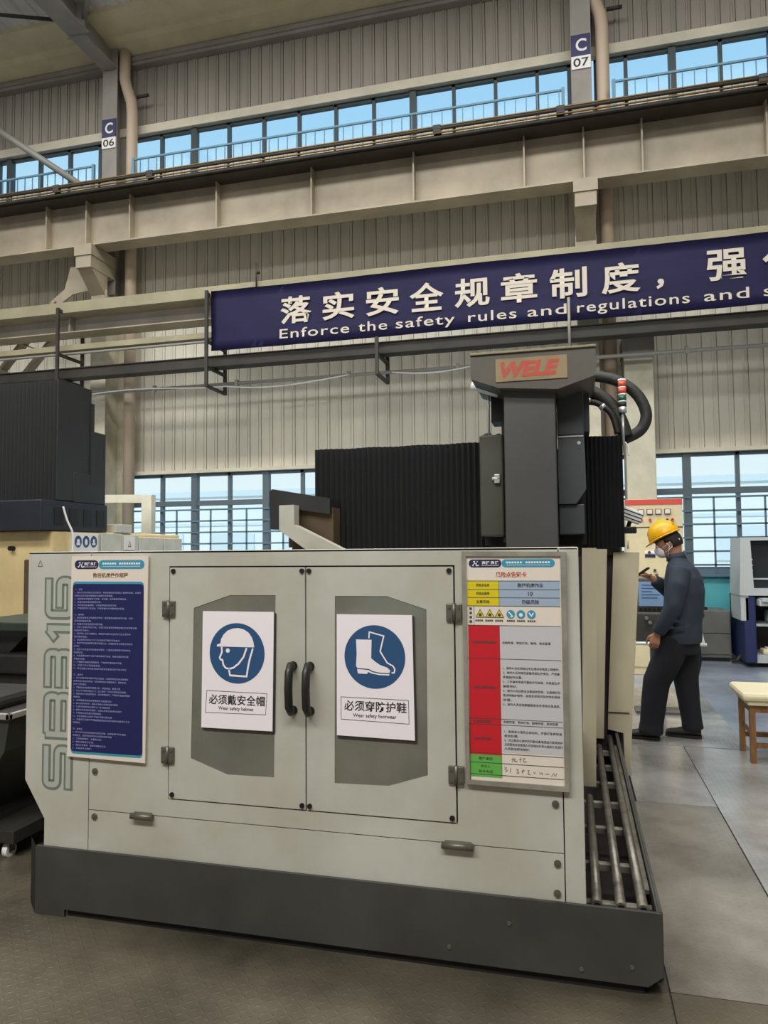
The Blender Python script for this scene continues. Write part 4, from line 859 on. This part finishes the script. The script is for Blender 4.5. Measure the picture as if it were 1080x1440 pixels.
gc = thing('drawer_cabinet', 'low grey two-door cabinet against the teal wall', 'cabinet', (1.8, 11.0, 0))
mb = MB(); mb.box(1.50, 2.07, 10.8, 11.4, .05, .69, .01); part('body', mb, 'gray_cab', gc)
for z0, z1 in ((.10, .37), (.385, .66)):
    mb = MB(); mb.box(1.52, 2.05, 10.785, 10.8, z0, z1, .004); d_ = part('drawer', mb, 'gray_cab', gc)
    mb = MB(); mb.cyl((1.63, 10.765, (z0+z1)/2+.08), (1.63, 10.785, (z0+z1)/2+.08), .018, 10); part('knob', mb, 'silver', d_)
mb = MB(); mb.box(1.53, 2.04, 10.83, 11.38, 0, .05); part('plinth', mb, 'black', gc)
mb = MB(); mb.box(1.74, 1.80, 10.9, 11.0, .69, .73, .005); single('small_box', mb, 'black', 'small dark box lying on top of the low grey cabinet', 'box', (1.77, 10.95, .69))
for (x, y, z, r, m_) in ((2.12, 10.55, 0, .05, 'steel_dark'), (2.16, 10.72, 0, .04, 'hinge')):
    pass
mb = MB(); mb.tube(arc([(2.06, 10.7, .03), (2.1, 10.62, .05), (2.16, 10.66, .12), (2.18, 10.72, .06), (2.12, 10.75, .03)]), .022, 8); single('hose_coil', mb, 'steel_dark', 'dark coiled hose on floor between grey cabinet and blue machine', 'hose', (2.1, 10.7, 0))

bm_ = thing('blue_machine', 'blue and grey machine with dark monitor at the right picture edge', 'machine', (2.6, 10.6, 0))
mb = MB(); mb.box(2.14, 2.28, 10.3, 11.2, .06, .92, .02); part('base', mb, 'machine_blue', bm_)
mb = MB(); mb.box(2.28, 3.4, 10.9, 11.2, .06, .92, .01); part('rear_panel', mb, 'machinery_dark', bm_)
mb = MB(); mb.box(2.28, 3.4, 10.35, 10.9, .53, .56); part('shelf', mb, 'machine_grey', bm_)
mb = MB(); mb.box(2.28, 3.4, 10.35, 10.9, .06, .16); part('bottom_tray', mb, 'machine_grey', bm_)
mb = MB(); mb.plate([(2.12, 1.68), (3.4, 1.68), (3.4, .93), (2.09, .93)], [[(2.235, 1.64), (3.36, 1.64), (3.36, 1.02), (2.26, 1.02)]], 10.28, 10.9); part('monitor_housing', mb, 'machine_grey', bm_)
mb = MB(); mb.box(2.22, 3.38, 10.42, 10.46, 1.0, 1.66); part('screen', mb, 'screen_dark', bm_)
mb = MB(); mb.box(2.255, 3.37, 10.40, 10.42, 1.13, 1.15); part('screen_bar', mb, 'machine_grey', bm_)
for z in (1.25, 1.32, 1.39): mb = MB(); mb.cyl((2.27, 10.40, z), (2.27, 10.42, z), .012, 8); part('key', mb, 'white', bm_)
mb = MB(); mb.box(2.1, 2.2, 10.3, 10.9, .60, .95, .01); part('side_bracket', mb, 'machine_grey', bm_)
mb = MB(); mb.box(2.3, 3.3, 10.2, 10.6, .80, .88, .01); mb.box(2.32, 3.3, 10.15, 10.5, .86, .90); part('keyboard_shelf', mb, 'machine_grey', bm_)
for i, (x, y, z, sx_, sz, m_, lb) in enumerate(((2.55, 10.55, .56, .1, .16, 'machine_grey', 'pale box on the shelf of the blue machine'), (2.5, 10.5, .16, .13, .07, 'cushion', 'cream rag bundle on the bottom tray of the blue machine'), (2.8, 10.5, .16, .1, .1, 'pipe_tan', 'tan box on the bottom tray of the blue machine'))):
    mb = MB(); mb.box(x-sx_, x+sx_, y-.1, y+.1, z, z+sz, .02); mb.box(x-sx_*.6, x+sx_*.7, y-.07, y+.06, z+sz-.01, z+sz+.02, .008); single('storage_box' if i != 1 else 'rag_bundle', mb, m_, lb, 'box' if i != 1 else 'rag', (x, y, z))

# stool
sto = thing('wooden_stool', 'brown wooden stool with a cream padded cushion on the steel plate', 'stool', (1.42, 5.95, .006))
for x, y in ((1.228, 5.78), (1.56, 5.78), (1.228, 6.12), (1.56, 6.12)):
    mb = MB(); mb.bar((x, y, .006), (x+(.0 if x < 1.4 else 0), y, .425), .038, .038); part('leg', mb, 'wood', sto)
mb = MB(); mb.box(1.215, 1.575, 5.768, 5.795, .365, .42); part('apron', mb, 'wood', sto)
mb = MB(); mb.box(1.215, 1.575, 6.105, 6.13, .365, .42); part('apron', mb, 'wood', sto)
mb = MB(); mb.box(1.215, 1.24, 5.795, 6.105, .365, .42); mb.box(1.55, 1.575, 5.795, 6.105, .365, .42); part('apron', mb, 'wood', sto)
mb = MB(); mb.box(1.24, 1.55, 5.775, 5.79, .115, .15); part('stretcher', mb, 'wood', sto)
mb = MB(); mb.box(1.24, 1.55, 6.11, 6.125, .115, .15); mb.box(1.22, 1.235, 5.79, 6.11, .2, .23); part('stretcher', mb, 'wood', sto)
mb = MB(); mb.box(1.19, 1.60, 5.73, 6.17, .42, .458, .012); part('seat', mb, 'cushion', sto)
mb = MB(); mb.box(1.155, 1.62, 5.70, 6.19, .455, .515, .024); part('cushion', mb, 'cushion', sto)

# ------------------------------------------------------------------ the worker
def remesh(mb, vox, smooth=6, fac=.5):
    me = bpy.data.meshes.new('rm'); mb.bm.to_mesh(me); mb.bm.free(); o = bpy.data.objects.new('rm', me); COL.objects.link(o)
    r = o.modifiers.new('r', 'REMESH'); r.mode = 'VOXEL'; r.voxel_size = vox; r.use_smooth_shade = True
    if smooth: s = o.modifiers.new('s', 'SMOOTH'); s.iterations = smooth; s.factor = fac
    m2 = bpy.data.meshes.new_from_object(o.evaluated_get(bpy.context.evaluated_depsgraph_get())); bpy.data.objects.remove(o); bpy.data.meshes.remove(me)
    out = MB(); out.mesh(m2)
    for f in out.bm.faces: f.smooth = True
    return out
def ell(cx, cy, cz, rx, ry, n=24, tilt=0.): return [(cx+rx*math.cos(2*math.pi*k/n), cy+ry*math.sin(2*math.pi*k/n), cz+tilt*math.cos(2*math.pi*k/n)) for k in range(n)]
pe = thing('person', 'person in navy work clothes, yellow helmet and white mask, holding a dark handheld', 'person', (0, 0, 0))
# body (local frame: facing -X, left side towards -Y)
def hand(mb, wrist, tip_dir, palm_n, thumb_dir, curl=.5, k=1.):
    w = Vector(wrist); d = Vector(tip_dir).normalized(); n = Vector(palm_n); n = (n-d*n.dot(d)).normalized(); t = Vector(thumb_dir); t = (t-d*t.dot(d)-n*t.dot(n)).normalized()
    rings = []
    for s_, wd, th in ((0, .026, .020), (.03, .034, .018), (.06, .040, .016), (.088, .040, .014)):
        c = w+d*s_*k; rings.append([c+t*math.cos(2*math.pi*i/14)*wd*k+n*math.sin(2*math.pi*i/14)*th*k for i in range(14)])
    mb.loft(rings)
    for i, (off, L) in enumerate(((.030, .068), (.010, .078), (-.010, .072), (-.029, .056))):
        p = w+d*.075*k+t*off*k; dd = d.copy(); P = [p]; a = 0
        for seg in (.42, .32, .26):
            a += curl; dv = d*math.cos(a)+n*math.sin(a)+t*off*.8*(1 if seg == .42 else .3); P.append(P[-1]+dv.normalized()*L*seg*k)
        mb.tube(P, [.0098*k, .0094*k, .0084*k, .0068*k], 10)
    p = w+d*.025*k+t*.026*k
    mb.tube([p, p+(t*.7+d*.6+n*.3)*.030*k, p+(t*.75+d*1.25+n*.6)*.042*k, p+(t*.7+d*1.8+n*1.0)*.046*k], [.014*k, .012*k, .010*k, .008*k], 10)
hc = Vector((-.036, 0, 1.598))            # head centre
HT = Matrix.Rotation(math.radians(-24), 4, 'Y')   # nod forward (facing -X)
def hp(x, y, z): return hc+(HT @ Vector((x, y, z)))
mb = MB()
mb.sphere(hc, .100, .076, .112, 28, HT); mb.sphere(hp(-.035, 0, -.055), .062, .056, .070, 20, HT)      # cranium, jaw
mb.tube([hp(-.095, 0, .012), hp(-.112, 0, -.022), hp(-.098, 0, -.036)], [.010, .015, .012], 10)         # nose
for s_ in (-1, 1): mb.sphere(hp(.012, s_*.078, -.02), .020, .008, .032, 12, HT)                         # ears
mb.tube([hp(-.088, -.018, -.062), hp(-.093, 0, -.062), hp(-.088, .018, -.062)], .008, 8)                # lips
mb.tube([hp(.03, 0, -.05), (.01, 0, 1.50), (.035, 0, 1.42)], [.052, .056, .064], 16)                    # neck
mb.loft([ell(.03, 0, .86, .13, .17), ell(.03, 0, .98, .115, .155), ell(.05, 0, 1.12, .115, .155), ell(.07, 0, 1.27, .12, .175), ell(.06, 0, 1.38, .095, .16), ell(.04, 0, 1.44, .06, .09)])
LA = [(.06, -.185, 1.375), (.015, -.235, 1.10), (-.125, -.215, .875)]; RA = [(.06, .185, 1.375), (.01, .235, 1.12), (-.19, .12, 1.30)]
for A in (LA, RA): mb.tube(A, [.052, .043, .029], 14)
LL = [(.01, -.09, .90), (-.115, -.095, .50), (-.215, -.095, .09)]; RL = [(.05, .09, .90), (.055, .09, .50), (.085, .095, .09)]
for A in (LL, RL): mb.tube(A, [.09, .062, .042], 16)
hand(mb, LA[2], (-.22, .02, -1), (-.1, 1, 0), (-1, 0, -.15), .35)
hand(mb, RA[2], (-.75, -.25, .35), (-.2, -.5, -1), (0, -1, .2), .5)
body = part('body', remesh(mb, .0065, 3), 'skin', pe)
# eyes
mb = MB()
for s_ in (-1, 1): mb.sphere(hp(-.090, s_*.030, .004), .010, .012, .009, 12)
part('eye', mb, 'eye_white', pe)
mb = MB()
for s_ in (-1, 1): mb.sphere(hp(-.097, s_*.030, .003), .005, .006, .006, 10); mb.tube([hp(-.094, s_*.018, .026), hp(-.09, s_*.05, .028)], .005, 8)
part('eyebrow', mb, 'hair', pe)
# hair: cap over the back and sides
mb = MB(); b = bmesh.new(); bmesh.ops.create_uvsphere(b, u_segments=32, v_segments=20, radius=1)
kill = [v for v in b.verts if (v.co.z < -.55) or (v.co.x < -.25 and v.co.z < .25) or (v.co.x < .0 and v.co.z < -.12)]
bmesh.ops.delete(b, geom=kill, context='VERTS'); bmesh.ops.solidify(b, geom=b.faces[:], thickness=-.04)
for f in b.faces: f.smooth = True
mb.add(b, Matrix.Translation(hc) @ HT @ Matrix.Diagonal((.107, .083, .117, 1))); part('hair', mb, 'hair', pe)
# helmet
hh = Matrix.Translation(hp(-.008, 0, .055)) @ Matrix.Rotation(math.radians(-25), 4, 'Y')
mb = MB(); rings = []
for i in range(9):
    a = math.radians(i*10.5); r = math.cos(a)**.8; rings.append([hh @ Vector((.130*r*math.cos(t), .112*r*math.sin(t), .135*math.sin(a))) for t in [2*math.pi*k/32 for k in range(32)]])
mb.loft(rings); hl = part('helmet', mb, 'yellow', pe, 'yellow safety helmet')
mb = MB(); rr = []
for sc_, zz in ((.97, .006), (1.0, .008), (1.0, 0)):
    rr.append([hh @ Vector((-.012*(math.cos(t) < 0)+(.134*sc_+(.024*max(0, -math.cos(t))**2))*math.cos(t), .118*sc_*math.sin(t), zz-.018*max(0, -math.cos(t))**2)) for t in [2*math.pi*k/40 for k in range(40)]])
mb.loft(rr); part('brim', mb, 'yellow', hl)
mb = MB()
for yy in (-.04, 0, .04): mb.tube([hh @ Vector((.112*math.cos(a)*(1+.12*math.sin(2*a)**2), yy, .131*math.sin(a)*(1-abs(yy)*1.2)+.004)) for a in [math.radians(25+k*13) for k in range(11)]], .008, 8)
part('ridge', mb, 'yellow', hl)
mb = MB(); mb.tube([hp(-.02, -.08, .02), hp(.0, -.086, -.03), hp(-.05, -.06, -.115)], .0035, 6); mb.tube([hp(.085, -.05, -.005), hp(.10, 0, -.012), hp(.085, .05, -.005)], [(.006, .014)]*3, 8); part('strap', mb, 'white', hl)
# mask
mb = MB(); mb.sphere(hp(-.078, 0, -.048), .052, .056, .056, 20, HT); mb.sphere(hp(-.112, 0, -.040), .024, .034, .036, 16, HT)
mk = part('face_mask', remesh(mb, .006, 6), 'mask', pe, 'white face mask')
mb = MB(); 
for s_ in (-1, 1): mb.tube([hp(-.08, s_*.046, -.03), hp(-.03, s_*.075, -.018), hp(.018, s_*.084, -.005)], .003, 6); mb.tube([hp(-.07, s_*.045, -.07), hp(-.02, s_*.072, -.06), hp(.018, s_*.080, -.045)], .003, 6)
part('ear_loop', mb, 'white', mk)
# jacket
mb = MB()
mb.loft([ell(.035, 0, .79, .160, .210), ell(.035, 0, .84, .165, .216), ell(.045, 0, .95, .155, .205), ell(.065, 0, 1.08, .155, .205), ell(.075, 0, 1.20, .155, .21), ell(.070, 0, 1.31, .145, .205), ell(.055, 0, 1.39, .115, .175), ell(.035, 0, 1.445, .078, .115), ell(.025, 0, 1.475, .068, .085)])
mb.tube([(.06, -.165, 1.375), (.045, -.225, 1.26), (.015, -.25, 1.10), (-.04, -.24, 1.0), (-.10, -.222, .905), (-.115, -.218, .88)], [.080, .078, .068, .064, .056, .054], 18)
mb.tube([(.06, .165, 1.375), (.045, .225, 1.26), (.01, .25, 1.12), (-.06, .21, 1.18), (-.15, .14, 1.265), (-.165, .13, 1.28)], [.080, .078, .070, .062, .052, .050], 18)
for k in range(5): mb.tube([(.02+.02*k, -.262+.004*k, 1.13-.05*k), (-.03-.01*k, -.262, 1.10-.045*k)], .010, 8)       # sleeve folds
mb.tube([(.19, -.05, 1.02), (.20, .05, 1.0)], .02, 8); mb.tube([(.10, -.19, .93), (.17, -.11, .90)], .012, 8)
jk = remesh(mb, .009, 5); part('jacket', jk, 'jacket', pe, 'dark navy work jacket')
mb = MB(); mb.loft([ell(.022, 0, 1.452, .078, .092, tilt=.012), ell(.018, 0, 1.48, .074, .084, tilt=.014), ell(.014, 0, 1.508, .068, .076, tilt=.016), ell(.014, 0, 1.50, .060, .066, tilt=.016)]); part('collar', mb, 'jacket', pe)
# trousers
mb = MB()
mb.loft([ell(.03, 0, .70, .13, .17), ell(.035, 0, .80, .15, .185), ell(.035, 0, .90, .145, .18), ell(.035, 0, .98, .13, .17)])
mb.tube([(.0, -.095, .84), (-.06, -.10, .66), (-.150, -.10, .47), (-.175, -.098, .30), (-.195, -.096, .14), (-.205, -.096, .06)], [.125, .118, .106, .098, .092, .098], 20)
mb.tube([(.055, .09, .84), (.06, .092, .66), (.058, .094, .47), (.075, .096, .30), (.092, .097, .15), (.10, .098, .075)], [.122, .112, .098, .086, .080, .084], 20)
for k in range(4): mb.tube([(-.26+.01*k, -.12, .12+.035*k), (-.15, -.16, .10+.04*k)], .012, 8); mb.tube([(.03, .03, .13+.03*k), (.14, .03, .10+.035*k)], .010, 8)
part('trousers', remesh(mb, .009, 5), 'trousers', pe, 'baggy black work trousers')
def shoe(ax, ay, az, L=.27):
    mb = MB(); R = []
    for x, w, h, z0 in ((.075, .030, .06, .02), (.06, .038, .085, .012), (.02, .040, .095, .012), (-.05, .043, .075, .012), (-.11, .048, .055, .012), (-.16, .044, .045, .014), (-.19, .028, .03, .018)):
        R.append([(ax+x, ay+w*math.cos(2*math.pi*k/18), az+z0+max(0, h/2+h/2*math.sin(2*math.pi*k/18))) for k in range(18)])
    mb.loft(R); s = part('shoe', mb, 'shoe', pe)
    mb = MB(); o_ = [(ax+.08, -.03), (ax+.08, .03), (ax+.0, .042), (ax-.11, .05), (ax-.17, .045), (ax-.198, .02), (ax-.198, -.02), (ax-.17, -.045), (ax-.11, -.05), (ax, -.042)]
    b = bmesh.new(); q1 = [b.verts.new((x, ay+y, az)) for x, y in o_]; q2 = [b.verts.new((x, ay+y, az+.022)) for x, y in o_]; b.faces.new(q1[::-1]); b.faces.new(q2)
    for i in range(len(o_)): b.faces.new((q1[i], q1[(i+1) % len(o_)], q2[(i+1) % len(o_)], q2[i]))
    bmesh.ops.recalc_face_normals(b, faces=b.faces[:]); mb.add(b); part('sole', mb, 'black', s)
shoe(-.215, -.096, .008); shoe(.085, .098, .008)
pe.location = (.805, 6.36, .0); pe.rotation_euler = (0, 0, math.radians(-12))
# handheld held in the right hand
hd = bpy.data.objects.new('handheld_device', None); hd.location = (0, 0, 0); link(hd, None, (0, 0, 0)); tag(hd, 'dark handheld device held up in the worker\'s right hand', 'device')
mb = MB(); T_ = Matrix.Translation((-.262, .075, 1.345)) @ Matrix.Rotation(math.radians(-35), 4, 'Y'); mb.box(-.075, .075, -.038, .038, -.009, .009, .006, T_); part('case', mb, 'black', hd)
mb = MB(); mb.box(-.062, .062, -.032, .032, .009, .0105, 0, T_); part('display', mb, 'screen_dark', hd)
mb = MB(); mb.cyl(tuple(T_ @ Vector((-.07, 0, 0))), tuple(T_ @ Vector((-.13, 0, .0))), .007, 8); part('aerial', mb, 'black', hd)
hd.location = pe.location; hd.rotation_euler = pe.rotation_euler
